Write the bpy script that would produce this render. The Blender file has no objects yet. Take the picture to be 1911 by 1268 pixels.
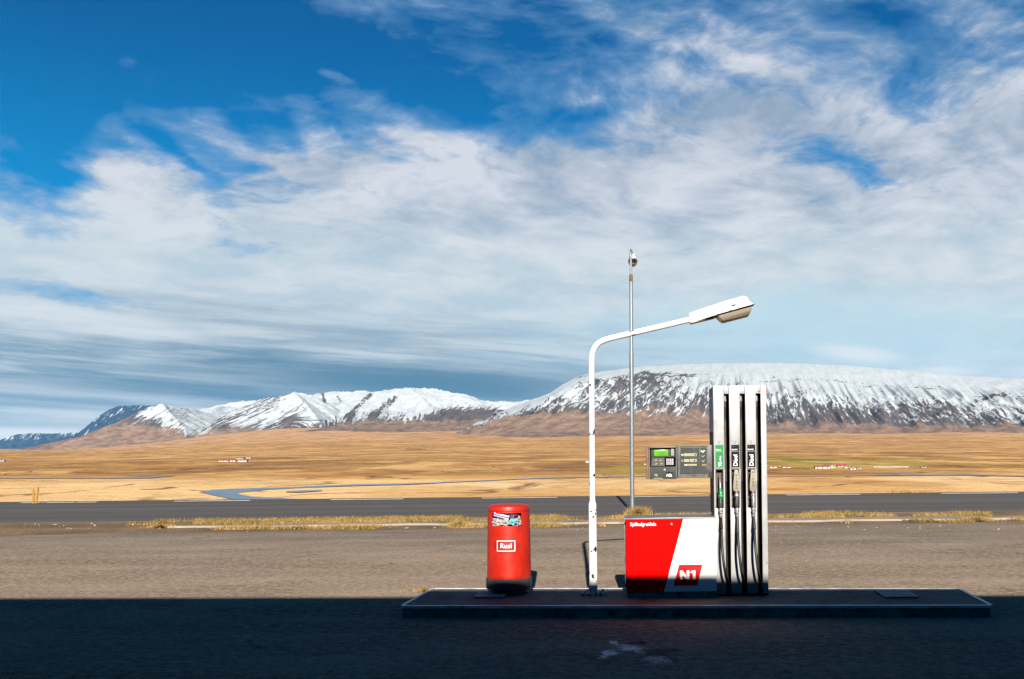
import bpy, bmesh, math, random
import numpy as np
from mathutils import Vector, Matrix

random.seed(7); RNG = np.random.default_rng(7)
S = bpy.context.scene
COL = S.collection
PI = math.pi

# ------------------------------------------------------------------ camera
F, CX, CY, ROLL, CH = 1700.0, 1190.0, 830.0, 0.005, 1.75
cr, sr = math.cos(ROLL), math.sin(ROLL)
cam_data = bpy.data.cameras.new('camera'); cam = bpy.data.objects.new('camera', cam_data); COL.objects.link(cam)
cam.matrix_world = Matrix(((cr, sr, 0, 0), (0, 0, -1, 0), (-sr, cr, 0, CH), (0, 0, 0, 1)))
cam_data.sensor_width = 36.0; cam_data.lens = 36.0*F/1911.0
cam_data.shift_x = -(CX-955.5)/1911.0; cam_data.shift_y = (CY-634.0)/1911.0
cam_data.clip_start = 0.1; cam_data.clip_end = 80000
S.camera = cam

# ------------------------------------------------------------------ sun, exposure
SUN_EL, SUN_AZ = math.radians(23.6), math.radians(175.7)      # azimuth clockwise from +Y
sd = Vector((math.sin(SUN_AZ)*math.cos(SUN_EL), math.cos(SUN_AZ)*math.cos(SUN_EL), math.sin(SUN_EL)))
sun_l = bpy.data.lights.new('sun', 'SUN'); sun = bpy.data.objects.new('sun', sun_l); COL.objects.link(sun)
sun_l.energy = 5.0; sun_l.angle = math.radians(0.5); sun_l.color = (1.0, 0.91, 0.80)
sun.rotation_euler = (-sd).to_track_quat('-Z', 'Y').to_euler()
S.view_settings.view_transform = 'Standard'; S.view_settings.look = 'None'
S.view_settings.gamma = 1.0; S.view_settings.use_curve_mapping = False
EXPO = 1.65
S.view_settings.exposure = EXPO
S.cycles.denoising_prefilter = 'NONE'
HAZE_DENSITY = 0.65e-5

def lin(r, g, b):
    f = lambda c: (c/255/12.92) if c/255 <= .04045 else ((c/255+.055)/1.055)**2.4
    return (f(r), f(g), f(b))

# ------------------------------------------------------------------ node helper
class N:
    def __init__(s, nt): s.nt = nt; s.n = nt.nodes; s.l = nt.links
    def node(s, t, **kw):
        o = s.n.new(t)
        for k, v in kw.items(): setattr(o, k, v)
        return o
    def put(s, sock, v):
        if v is None: return
        if isinstance(v, bpy.types.NodeSocket): s.l.new(v, sock)
        else:
            if sock.type == 'RGBA' and len(v) == 3: v = (*v, 1)
            sock.default_value = v
    def math(s, op, a, b=None, c=None, clamp=False):
        o = s.node('ShaderNodeMath', operation=op, use_clamp=clamp)
        s.put(o.inputs[0], a); s.put(o.inputs[1], b)
        if c is not None: s.put(o.inputs[2], c)
        return o.outputs[0]
    def vmath(s, op, a, b=None):
        o = s.node('ShaderNodeVectorMath', operation=op); s.put(o.inputs[0], a); s.put(o.inputs[1], b)
        return o.outputs['Value'] if op in ('LENGTH', 'DOT_PRODUCT') else o.outputs[0]
    def comb(s, x, y, z=0.0):
        o = s.node('ShaderNodeCombineXYZ'); s.put(o.inputs[0], x); s.put(o.inputs[1], y); s.put(o.inputs[2], z); return o.outputs[0]
    def sep(s, v):
        o = s.node('ShaderNodeSeparateXYZ'); s.put(o.inputs[0], v); return o.outputs
    def noise(s, v, scale=1.0, detail=5.0, rough=.55, dist=0.0, lac=2.0):
        o = s.node('ShaderNodeTexNoise'); s.put(o.inputs['Vector'], v)
        o.inputs['Scale'].default_value = scale; o.inputs['Detail'].default_value = detail
        o.inputs['Roughness'].default_value = rough; o.inputs['Distortion'].default_value = dist
        o.inputs['Lacunarity'].default_value = lac
        return o.outputs['Fac']
    def noisec(s, v, scale=1.0, detail=3.0):
        o = s.node('ShaderNodeTexNoise'); s.put(o.inputs['Vector'], v)
        o.inputs['Scale'].default_value = scale; o.inputs['Detail'].default_value = detail
        return o.outputs['Color']
    def rng(s, v, a, b, c=0.0, d=1.0, smooth=True):
        o = s.node('ShaderNodeMapRange', interpolation_type='SMOOTHSTEP' if smooth else 'LINEAR'); o.clamp = True
        s.put(o.inputs[0], v); s.put(o.inputs[1], a); s.put(o.inputs[2], b); s.put(o.inputs[3], c); s.put(o.inputs[4], d)
        return o.outputs[0]
    def mix(s, f, a, b, mode='MIX'):
        o = s.node('ShaderNodeMix', data_type='RGBA', blend_type=mode)
        s.put(o.inputs[0], f); s.put(o.inputs[6], a); s.put(o.inputs[7], b); return o.outputs[2]
    def mapping(s, v, loc=(0,0,0), rot=(0,0,0), scale=(1,1,1), typ='POINT'):
        o = s.node('ShaderNodeMapping', vector_type=typ); s.put(o.inputs[0], v)
        o.inputs[1].default_value = loc; o.inputs[2].default_value = rot; o.inputs[3].default_value = scale
        return o.outputs[0]
    def bump(s, h, strength=.3, dist=.01):
        o = s.node('ShaderNodeBump'); s.put(o.inputs['Height'], h)
        s.put(o.inputs['Strength'], strength); o.inputs['Distance'].default_value = dist
        return o.outputs[0]

# ------------------------------------------------------------------ world: sky with clouds
world = bpy.data.worlds.new('World'); S.world = world; world.use_nodes = True
w = N(world.node_tree); w.n.clear()
SKY_STRENGTH = 0.1
K = 1.0/(2**EXPO)/SKY_STRENGTH              # display value -> background colour value
def skyc(r, g, b):
    a = lin(r, g, b); return (a[0]*K, a[1]*K, a[2]*K)
sky = w.node('ShaderNodeTexSky', sky_type='NISHITA', sun_disc=False)
sky.sun_elevation = SUN_EL; sky.sun_rotation = SUN_AZ; sky.altitude = 300; sky.air_density = 1.0; sky.dust_density = 0.2; sky.ozone_density = 2.0
tc = w.node('ShaderNodeTexCoord').outputs['Generated']
X, Y, Z = w.sep(tc)
az = w.math('ARCTAN2', X, Y); el = w.math('ARCSINE', Z)
pxy = w.comb(az, el, 0.0)
zz = w.math('ADD', w.math('MAXIMUM', Z, 0.0), 0.24)
pl = w.comb(w.math('DIVIDE', X, zz), w.math('DIVIDE', Y, zz), 0.0)
def azel(px, py):
    a = math.atan((px-CX)/F); return a, math.atan((CY-py)/F*math.cos(a))
def blob(px, py, rx, ry, amp, rot=0.0, vec=None):
    a, e = azel(px, py)
    v = w.mapping(vec or pxw, (a, e, 0), (0, 0, math.radians(rot)), (rx/F, ry/F, 1), 'TEXTURE')
    return w.rng(w.vmath('LENGTH', v), 1.35, 0.15, 0.0, amp)
def addall(lst):
    t = lst[0]
    for q in lst[1:]: t = w.math('ADD', t, q)
    return t
half = (.5, .5, .5)
# the masks themselves are warped so that no patch has a drawn outline
mw = w.vmath('ADD', w.vmath('MULTIPLY', w.vmath('SUBTRACT', w.noisec(pl, 2.2, 4), half), (.20, .10, 0)), w.vmath('MULTIPLY', w.vmath('SUBTRACT', w.noisec(pl, 7.0, 4), half), (.07, .045, 0)))
mw = w.vmath('MULTIPLY', mw, w.comb(w.rng(el, .03, .22, .25, 1), w.rng(el, .03, .26, .05, 1), 0.0))
pxw = w.vmath('ADD', pxy, mw)
wc = w.vmath('SUBTRACT', w.noisec(pl, 2.0, 3), half)
plw = w.vmath('ADD', pl, w.vmath('MULTIPLY', wc, (.30, .30, 0)))
pls = w.mapping(plw, (0, 0, 0), (0, 0, math.radians(-32)), (1.0, 1.2, 1))
n_big = w.noise(pls, 3.0, 6, .55)
n_mid = w.noise(w.vmath('ADD', pls, (7.3, 2.1, 0)), 11.0, 6, .58)
n_fine = w.noise(w.vmath('ADD', plw, (3.3, 9.1, 0)), 34.0, 5, .62)
base = w.rng(el, azel(1190, 60)[1], azel(1190, 400)[1], .60, 1.42)
front = w.math('MULTIPLY', w.rng(w.math('ABSOLUTE', w.math('SUBTRACT', az, -.10)), .98, .62, 0, 1), w.rng(el, .72, .50, 0, 1))
clear = addall([
    blob(60, 40, 480, 220, -.66, -12), blob(480, 60, 420, 150, -.46, -12), blob(40, 340, 120, 70, -1.0, 10), blob(300, 150, 320, 110, -.35, -10),
    blob(850, 160, 280, 90, -.46, -12), blob(930, 190, 190, 45, -.26, -12), blob(960, 30, 220, 60, -.26, -12), blob(40, 170, 150, 110, -.8), blob(60, 240, 120, 50, -.45), blob(1180, 70, 240, 26, -.36, -24), blob(1050, 100, 300, 50, -.22, -15), blob(700, 250, 500, 36, -.22, -6),
    blob(1640, 10, 130, 34, -.34), blob(1718, 170, 60, 60, -.42, 70), blob(1540, 310, 130, 26, -.46, -8), blob(1640, 335, 110, 24, -.46, -4),
    blob(530, 310, 110, 28, -.38, -28), blob(420, 330, 60, 36, -.40), blob(1100, 215, 90, 24, -.34), blob(1130, 285, 60, 16, -.3), blob(920, 320, 50, 40, -.22),
    blob(90, 548, 230, 22, -.62, -6), blob(500, 458, 80, 14, -.40), blob(670, 335, 40, 12, -.34), blob(1745, 385, 55, 20, -.36), blob(360, 270, 70, 20, -.3, -30),
    blob(440, 235, 200, 34, .42, -22), blob(130, 285, 130, 34, .42, -14), blob(620, 240, 90, 22, .35, -30), blob(790, 225, 90, 24, .30, -20), blob(260, 45, 170, 20, .34, -28), blob(618, 132, 46, 16, .40), blob(470, 190, 60, 20, .34),
    blob(1250, 40, 260, 60, .22, -20), blob(1400, 190, 320, 60, .18, -20), blob(900, 290, 400, 50, .22, -6), blob(1850, 150, 130, 130, .12),
])
cov = w.math('ADD', base, clear)
for nz_, a_ in ((n_big, 1.1), (n_mid, 1.2), (n_fine, .42)):
    cov = w.math('ADD', cov, w.math('MULTIPLY', w.math('SUBTRACT', nz_, .5), a_))
alpha = w.math('MULTIPLY', w.rng(cov, .20, 1.12, 0, 1, False), front)
nb = w.noise(w.vmath('ADD', pls, (1.7, 5.2, 0)), 4.2, 6, .58)
lum = w.math('ADD', w.rng(nb, .30, .70, 0, 1), w.math('MULTIPLY', w.math('SUBTRACT', n_mid, .5), 1.0))
lum = w.math('ADD', lum, w.math('MULTIPLY', w.math('SUBTRACT', n_fine, .5), .5))
lum = w.math('ADD', lum, addall([blob(1450, 150, 560, 190, -.16), blob(760, 320, 560, 90, .15, -8), blob(300, 400, 420, 70, .30, -14), blob(150, 590, 420, 40, .4), blob(1700, 560, 600, 200, .1), blob(560, 520, 420, 60, -.35, -6)]), clamp=True)
c_hi = w.mix(lum, skyc(148, 168, 192), skyc(214, 219, 229))
thin = w.rng(cov, .45, 1.2, 0, 1)
c_hi = w.mix(thin, w.mix(.72, c_hi, skyc(74, 152, 208)), c_hi)
c_lo = w.mix(w.rng(lum, -.5, 1.2, 0, 1, False), skyc(172, 196, 212), skyc(220, 227, 231))
lowf = w.rng(el, azel(1190, 330)[1], azel(1190, 520)[1], 0, 1)
ccol = w.mix(lowf, c_hi, c_lo)
ccol = w.mix(w.math('MULTIPLY', blob(1500, 640, 640, 95, 1.0), .8), ccol, skyc(186, 219, 234))
sw = w.comb(w.math('MULTIPLY', az, 4.5), w.math('MULTIPLY', w.math('ADD', el, w.math('MULTIPLY', az, .05)), 70.0), 0.0)
sw = w.vmath('ADD', sw, w.vmath('MULTIPLY', w.vmath('SUBTRACT', w.noisec(w.mapping(pxy, scale=(3.0, 9.0, 1)), 1.0, 2), half), (1.0, 1.3, 0)))
stripe = w.noise(sw, 1.0, 6, .6)
st = w.mix(w.rng(stripe, .34, .68, 0, 1), skyc(104, 142, 168), skyc(200, 211, 218))
ccol = w.mix(addall([blob(380, 690, 1000, 120, 1.0)]), ccol, st)
ccol = w.mix(addall([blob(800, 718, 460, 40, 1.0, -2), blob(330, 728, 300, 18, .6, -3)]), ccol, skyc(82, 122, 148))
ccol = w.mix(addall([blob(120, 598, 330, 24, .6, -3), blob(1600, 662, 90, 16, .9, -8, pxy), blob(1760, 694, 60, 8, .8), blob(20, 803, 170, 11, .95, 0, pxy)]), ccol, skyc(226, 233, 238))
skyb = w.mix(1.0, sky.outputs[0], (.0002, .140, .250), 'MULTIPLY')
skyb = w.mix(w.rng(el, .42, .10, 0, .85), skyb, skyc(0, 156, 224))
fin = w.mix(alpha, skyb, ccol)
bg = w.node('ShaderNodeBackground'); w.put(bg.inputs[0], fin); bg.inputs[1].default_value = SKY_STRENGTH
out = w.node('ShaderNodeOutputWorld'); w.l.new(bg.outputs[0], out.inputs[0])

# ------------------------------------------------------------------ geometry helpers
def ray(px, py):
    a = (px-CX)/F; b = (CY-py)/F
    return Vector((a*cr + b*sr, 1.0, -a*sr + b*cr))
def at(px, py, d):                       # point seen at a pixel of the photograph, at distance d ahead
    r = ray(px, py)*d; return Vector((r.x, r.y, r.z+CH))
def on(px, py, z=0.0):
    r = ray(px, py); d = (z-CH)/r.z; return at(px, py, d)

def tag(o, label=None, cat=None, group=None, kind=None):
    if label: o['label'] = label
    if cat: o['category'] = cat
    if group: o['group'] = group
    if kind: o['kind'] = kind
    return o
def empty(name, loc, label, cat, group=None, rot=(0,0,0)):
    o = bpy.data.objects.new(name, None); COL.objects.link(o); o.location = loc; o.rotation_euler = rot
    o.empty_display_size = .1
    return tag(o, label, cat, group)

class MB:
    def __init__(s): s.bm = bmesh.new()
    def box(s, x0, x1, y0, y1, z0, z1, bev=0.0, rot=None, piv=None):
        t = bmesh.new(); bmesh.ops.create_cube(t, size=1)
        for v in t.verts: v.co = Vector(((x0+x1)/2+v.co.x*(x1-x0), (y0+y1)/2+v.co.y*(y1-y0), (z0+z1)/2+v.co.z*(z1-z0)))
        if bev > 0: bmesh.ops.bevel(t, geom=list(t.edges), offset=bev, segments=2, affect='EDGES', profile=.6)
        s.merge(t, rot, piv); return s
    def merge(s, t, rot=None, piv=None):
        if rot is not None:
            p = Vector(piv or (0,0,0)); M = Matrix.Translation(p) @ rot.to_4x4() @ Matrix.Translation(-p)
            bmesh.ops.transform(t, matrix=M, verts=t.verts)
        me = bpy.data.meshes.new('tmp'); t.to_mesh(me); t.free(); s.bm.from_mesh(me); bpy.data.meshes.remove(me)
    def prism(s, pts, y0, y1, bev=0.0, axis='y'):    # polygon in XZ extruded along y
        t = bmesh.new()
        def mk(a, b, c): return (a, c, b) if axis == 'y' else ((a, b, c) if axis == 'z' else (c, a, b))
        f = [t.verts.new(mk(p[0], p[1], y0)) for p in pts]; b = [t.verts.new(mk(p[0], p[1], y1)) for p in pts]
        n = len(pts); t.faces.new(f); t.faces.new(b[::-1])
        for i in range(n): t.faces.new((f[i], b[i], b[(i+1)%n], f[(i+1)%n]))
        bmesh.ops.recalc_face_normals(t, faces=t.faces)
        if bev > 0: bmesh.ops.bevel(t, geom=list(t.edges), offset=bev, segments=2, affect='EDGES', profile=.6)
        s.merge(t); return s
    def tube(s, path, rad, seg=20, cap=True, flat=1.0):
        path = [Vector(p) for p in path]; n = len(path)
        if not hasattr(rad, '__len__'): rad = [rad]*n
        t = bmesh.new(); rings = []; prev = None
        for i, p in enumerate(path):
            d = (path[min(i+1, n-1)]-path[max(i-1, 0)])
            if d.length < 1e-9: d = Vector((0,0,1))
            d.normalize()
            if prev is None:
                u = d.cross(Vector((0, 1, 0)));
                if u.length < .1: u = d.cross(Vector((1, 0, 0)))
            else: u = prev - d*prev.dot(d)
            u.normalize(); prev = u; v = d.cross(u)
            rings.append([t.verts.new(p + (u*math.cos(2*PI*k/seg) + v*math.sin(2*PI*k/seg)*flat)*rad[i]) for k in range(seg)])
        for a, b in zip(rings, rings[1:]):
            for k in range(seg): t.faces.new((a[k], a[(k+1)%seg], b[(k+1)%seg], b[k]))
        if cap: t.faces.new(rings[0][::-1]); t.faces.new(rings[-1])
        bmesh.ops.recalc_face_normals(t, faces=t.faces)
        s.merge(t); return s
    def lathe(s, prof, seg=48, c=(0,0,0)):           # profile (r, z)
        return s.tube_profile(prof, seg, c)
    def tube_profile(s, prof, seg, c):
        t = bmesh.new(); rings = []
        for r, z in prof: rings.append([t.verts.new((c[0]+r*math.cos(2*PI*k/seg), c[1]+r*math.sin(2*PI*k/seg), c[2]+z)) for k in range(seg)])
        for a, b in zip(rings, rings[1:]):
            for k in range(seg): t.faces.new((a[k], a[(k+1)%seg], b[(k+1)%seg], b[k]))
        t.faces.new(rings[0][::-1]); t.faces.new(rings[-1])
        bmesh.ops.recalc_face_normals(t, faces=t.faces)
        s.merge(t); return s
    def ball(s, c, r, sc=(1,1,1), seg=20):
        t = bmesh.new(); bmesh.ops.create_uvsphere(t, u_segments=seg, v_segments=seg//2, radius=r)
        for v in t.verts: v.co = Vector((c[0]+v.co.x*sc[0], c[1]+v.co.y*sc[1], c[2]+v.co.z*sc[2]))
        s.merge(t); return s
    def build(s, name, mat, parent=None, label=None, smooth=35):
        me = bpy.data.meshes.new(name); s.bm.to_mesh(me); s.bm.free()
        me.materials.append(mat)
        if smooth:
            me.shade_smooth() if hasattr(me, 'shade_smooth') else None
            try: me.set_sharp_from_angle(angle=math.radians(smooth))
            except Exception: pass
        o = bpy.data.objects.new(name, me); COL.objects.link(o); o.parent = parent
        if label: o['label'] = label
        return o
def text_mesh(name, txt, size, mat, parent, loc, vertical=False, bold=.0, extrude=.0015, align='LEFT', rotz=0.0, shear=0.0, sx=1.0, spacing=1.0):
    cu = bpy.data.curves.new('tmp', 'FONT'); cu.body = txt; cu.size = size; cu.offset = bold*size; cu.extrude = extrude
    cu.align_x = align; cu.align_y = 'CENTER' if not vertical else 'BOTTOM_BASELINE'; cu.shear = shear; cu.space_character = spacing; cu.resolution_u = 4
    t = bpy.data.objects.new('tmp', cu); COL.objects.link(t)
    bpy.context.view_layer.update()
    dg = bpy.context.evaluated_depsgraph_get()
    me = bpy.data.meshes.new_from_object(t.evaluated_get(dg))
    bpy.data.objects.remove(t); bpy.data.curves.remove(cu)
    M = Matrix.Rotation(PI/2, 4, 'X')
    if vertical: M = M @ Matrix.Rotation(PI/2, 4, 'Z')
    M = M @ Matrix.Diagonal((sx, 1, 1, 1))
    me.transform(M); me.materials.clear(); me.materials.append(mat); me.name = name
    o = bpy.data.objects.new(name, me); COL.objects.link(o); o.parent = parent; o.location = loc
    return o

def noise2(x, y, seed=0):
    xi = np.floor(x).astype(np.int64); yi = np.floor(y).astype(np.int64); xf = x-xi; yf = y-yi
    u = xf*xf*xf*(xf*(xf*6-15)+10); v = yf*yf*yf*(yf*(yf*6-15)+10)
    def h(a, b):
        n = (a*374761393 + b*668265263 + seed*974634777) & 0xffffffff
        n = ((n ^ (n >> 13))*1274126177) & 0xffffffff; n = n ^ (n >> 16)
        return (n & 0xffff)/65535.0
    return (h(xi,yi)*(1-u)+h(xi+1,yi)*u)*(1-v) + (h(xi,yi+1)*(1-u)+h(xi+1,yi+1)*u)*v
def fbm(x, y, o=5, seed=0, g=.5, ridge=False):
    t = np.zeros_like(x, dtype=float); a = 1.0; s = 0
    for i in range(o):
        n = noise2(x*2**i+i*17.3, y*2**i-i*9.1, seed+i)
        if ridge: n = 1-np.abs(2*n-1)
        t += a*n; s += a; a *= g
    return t/s
def grid_mesh(name, Xg, Yg, Zg, mat, attrs=None, uv=None):
    h, wd = Xg.shape
    me = bpy.data.meshes.new(name)
    co = np.stack([Xg, Yg, Zg], -1).reshape(-1, 3).astype(np.float32)
    idx = np.arange(h*wd).reshape(h, wd)
    q = np.stack([idx[:-1,:-1], idx[:-1,1:], idx[1:,1:], idx[1:,:-1]], -1).reshape(-1, 4)
    me.vertices.add(len(co)); me.vertices.foreach_set('co', co.ravel())
    me.loops.add(q.size); me.loops.foreach_set('vertex_index', q.ravel().astype(np.int32))
    me.polygons.add(len(q)); me.polygons.foreach_set('loop_start', (np.arange(len(q))*4).astype(np.int32))
    try: me.polygons.foreach_set('loop_total', np.full(len(q), 4, np.int32))
    except Exception: pass
    me.update(calc_edges=True); me.validate()
    me.polygons.foreach_set('use_smooth', np.ones(len(q), bool))
    for k, a in (attrs or {}).items():
        at_ = me.attributes.new(k, 'FLOAT', 'POINT'); at_.data.foreach_set('value', a.ravel().astype(np.float32))
    if uv is not None:
        at_ = me.attributes.new('flow', 'FLOAT_VECTOR', 'POINT')
        v = np.stack([uv[0], uv[1], np.zeros_like(uv[0])], -1).reshape(-1, 3).astype(np.float32); at_.data.foreach_set('vector', v.ravel())
    me.materials.append(mat)
    o = bpy.data.objects.new(name, me); COL.objects.link(o); return o

# ------------------------------------------------------------------ materials
def new_mat(name):
    m = bpy.data.materials.new(name); m.use_nodes = True; n = N(m.node_tree)
    b = m.node_tree.nodes['Principled BSDF']; return m, n, b
def simple(name, col, rough=.5, metal=0.0, spec=.5, var=.12, scale=8.0, bumpk=0.0, bscale=60, dirt=None, chips=None, chipcol=(.02,.02,.02), chipscale=14, rust=None):
    """painted / plastic / metal surface with wear"""
    m, n, b = new_mat(name)
    tcn = n.node('ShaderNodeTexCoord').outputs['Object']
    nz = n.noise(tcn, scale, 6, .6)
    c = n.mix(n.rng(nz, .3, .7), tuple(x*(1-var) for x in col), tuple(min(1, x*(1+var)) for x in col))
    if dirt:
        d = n.noise(n.mapping(tcn, (3,1,2), (0,0,0), (1, 1, .35)), dirt[1], 8, .65)
        c = n.mix(n.rng(d, dirt[2], dirt[2]+.16, 0, dirt[3]), c, dirt[0])
    if rust:
        d = n.noise(n.vmath('ADD', tcn, (5,8,1)), rust[0], 9, .7)
        c = n.mix(n.rng(d, rust[1], rust[1]+.05), c, (.10, .032, .012))
    if chips:
        d = n.noise(n.vmath('ADD', tcn, (1,4,9)), chipscale, 3, .5)
        c = n.mix(n.rng(d, chips, chips+.015), c, chipcol)
    n.put(b.inputs['Base Color'], c)
    n.put(b.inputs['Roughness'], n.rng(nz, .2, .8, max(0, rough-.08), min(1, rough+.1)))
    b.inputs['Metallic'].default_value = metal; b.inputs['Specular IOR Level'].default_value = spec
    if bumpk: n.put(b.inputs['Normal'], n.bump(n.noise(tcn, bscale, 4), bumpk, .003))
    return m
M = {}
M['pump_white'] = simple('pump white lacquer', (.195, .203, .21), .34, .05, .5, .05, 3, dirt=((.105,.085,.06), 5, .50, .6), chips=.70, chipcol=(.05,.03,.02), chipscale=24, bumpk=.08, bscale=12)
M['pump_side'] = simple('grey side metal', (.16, .17, .18), .4, .3, .5, .1, 5, dirt=((.12,.07,.04), 4, .5, .6))
M['pump_black'] = simple('black with gap shade', (.0012, .0012, .0012), .9, 0, .0, .2)  # near black for small parts and for shade painted in the hose gaps
M['blue'] = simple('faded blue stripe', (.09, .16, .24), .5)
M['redstrip'] = simple('faded red trim', (.25, .02, .03), .5)
M['panel_red'] = simple('red vinyl', (.50, .0003, .0002), .5, 0, .02, .03, 3, chips=.765, chipcol=(.4,.06,.03), chipscale=9)
M['panel_white'] = simple('white vinyl', (.50, .50, .49), .38, 0, .3, .03, 3, dirt=((.22,.19,.15), 4, .60, .5), chips=.74, chipcol=(.12,.08,.05), chipscale=18)
M['logo_red'] = simple('logo red', (.45, .002, .002), .4, 0, .15, .03)
M['white'] = simple('white print', (.6, .6, .6), .5, 0, .3, .02)
M['cab_metal'] = simple('cabinet grey metal', (.11, .115, .12), .45, .4, .5, .15, 6, rust=(6, .68), dirt=((.05,.04,.03), 7, .5, .6))
M['plinth'] = simple('plinth steel', (.10, .115, .105), .55, .2, .4, .2, 8, dirt=((.02,.02,.02), 9, .5, .7))
M['rustbrown'] = simple('weathered brown side', (.10, .052, .032), .7, 0, .3, .3, 14, dirt=((.02,.015,.01), 12, .5, .7))
M['recess'] = simple('recess plastic', (.045, .036, .028), .7, 0, .3, .3, 10)
M['green'] = simple('green label', (.002, .105, .025), .45, 0, .2, .05)
M['labelblack'] = simple('black label', (.006, .007, .009), .6, 0, .06, .1)
M['greenplastic'] = simple('green nozzle guard', (.004, .12, .035), .35, 0, .4, .08, 20)
M['beige'] = simple('beige plastic guard', (.135, .125, .095), .5, 0, .3, .08, 12, dirt=((.06,.055,.04), 14, .52, .6))
M['ink'] = simple('black ink', (.004, .004, .004), .6, 0, .2, 0)
M['blueink'] = simple('pale blue ink', (.03, .12, .17), .6, 0, .2, 0)
M['steel'] = simple('worn aluminium', (.20, .20, .20), .35, .6, .5, .25, 30, bumpk=.1, bscale=90)
M['blackgrip'] = simple('black grip', (.012, .012, .013), .5, 0, .4, .2, 20)
M['hose'] = simple('rubber hose', (.006, .0045, .004), .45, 0, .3, .25, 20)
M['hoseb'] = simple('brown sun bleached hose', (.030, .024, .019), .5, 0, .4, .2, 20)
M['term'] = simple('dark grey terminal housing', (.021, .026, .023), .6, 0, .15, .18, 16, rust=(9, .72), dirt=((.055,.055,.05), 11, .5, .5))
M['termlight'] = simple('lighter grey keyplate', (.045, .048, .040), .55, 0, .15, .12, 16)
M['termframe'] = simple('scuffed terminal frame', (.026, .031, .031), .45, .2, .5, .3, 16, rust=(12, .66))
M['lcd'] = simple('green screen', (.055, .20, .006), .25, 0, .4, .1, 6)
M['lcdbeige'] = simple('unlit display window', (.155, .155, .085), .4, 0, .4, .05)
M['keys'] = simple('metal keys', (.17, .17, .19), .4, .1, .5, .1)
M['brass'] = simple('lock', (.20, .15, .09), .4, .5, .5, .1)
M['orange'] = simple('rusty orange flap', (.20, .075, .012), .5, 0, .4, .2)
M['bin_red'] = simple('sun faded red plastic', (.25, .0095, .0035), .42, 0, .22, .16, 4, dirt=((.09,.012,.008), 9, .54, .6), chips=.72, chipcol=(.05,.008,.006), chipscale=30)
M['bin_dark'] = simple('darker red scuff', (.17, .006, .004), .5, 0, .3, .1)
M['bin_base'] = simple('dark rubber base', (.028, .026, .025), .65, 0, .3, .25, 10, dirt=((.07,.06,.05), 6, .55, .4))
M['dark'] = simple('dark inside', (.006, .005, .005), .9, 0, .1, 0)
M['paper'] = simple('paper rubbish', (.22, .205, .19), .8, 0, .2, .35, 18, chips=.60, chipcol=(.05,.04,.04), chipscale=30)  # dark spots paint shaded creases into the paper colour
M['purple'] = simple('purple print', (.05, .015, .16), .5, 0, .3, .1)
M['bluebag'] = simple('pale blue bag', (.07, .24, .27), .5, 0, .4, .3, 40)
M['lamp_white'] = simple('chipped white paint', (.42, .42, .42), .35, 0, .4, .03, 6, chips=.645, chipcol=(.012,.010,.012), chipscale=14)
M['lamp_plate'] = simple('badly chipped plate', (.28, .28, .28), .6, 0, .3, .1, 6, chips=.52, chipcol=(.02,.017,.016), chipscale=30)
M['lamp_head'] = simple('white lamp housing', (.45, .45, .45), .35, 0, .4, .02)
M['lamp_under'] = simple('brown underside', (.22, .13, .065), .6, 0, .3, .15, 10)
M['galv'] = simple('galvanised steel', (.125, .145, .15), .45, .5, .5, .22, 30)
M['rustcollar'] = simple('rusty collar', (.085, .045, .022), .8, 0, .3, .3, 20)
M['yellow'] = simple('yellow plastic stake', (.22, .105, .004), .6, 0, .3, .25, 8)
M['house_white'] = simple('whitewashed wall', (.30, .285, .265), .8, 0, .2, .05, .5)
M['house_red'] = simple('red iron roof', (.20, .035, .03), .6, 0, .3, .15, .3)
M['house_grey'] = simple('grey roof', (.10, .11, .12), .6, 0, .3, .15, .3)
M['window'] = simple('dark window', (.01, .012, .015), .2, 0, .5, 0)
M['marking'] = simple('worn road paint', (.42, .42, .40), .7, 0, .3, .2, 3, chips=.66, chipcol=(.07,.065,.06), chipscale=5)
M['building'] = simple('dark panels of the station', (.03, .03, .032), .8, 0, .2, .1, 1)
M['trim'] = simple('galvanised edge trim', (.36, .35, .37), .42, .2, .5, .25, 6, dirt=((.03,.03,.035), 3, .55, .8))
M['grate'] = simple('cast drain grating', (.28, .27, .28), .6, .1, .4, .2, 20)
M['mesh_dark'] = simple('drain pit', (.012, .012, .013), .8, 0, .2, .1)

def lens_mat():
    m, n, b = new_mat('lamp bowl'); b.inputs['Base Color'].default_value = (.36, .31, .25, 1)
    b.inputs['Roughness'].default_value = .25; b.inputs['Transmission Weight'].default_value = .55; b.inputs['IOR'].default_value = 1.4
    return m
M['lens'] = lens_mat()

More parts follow.
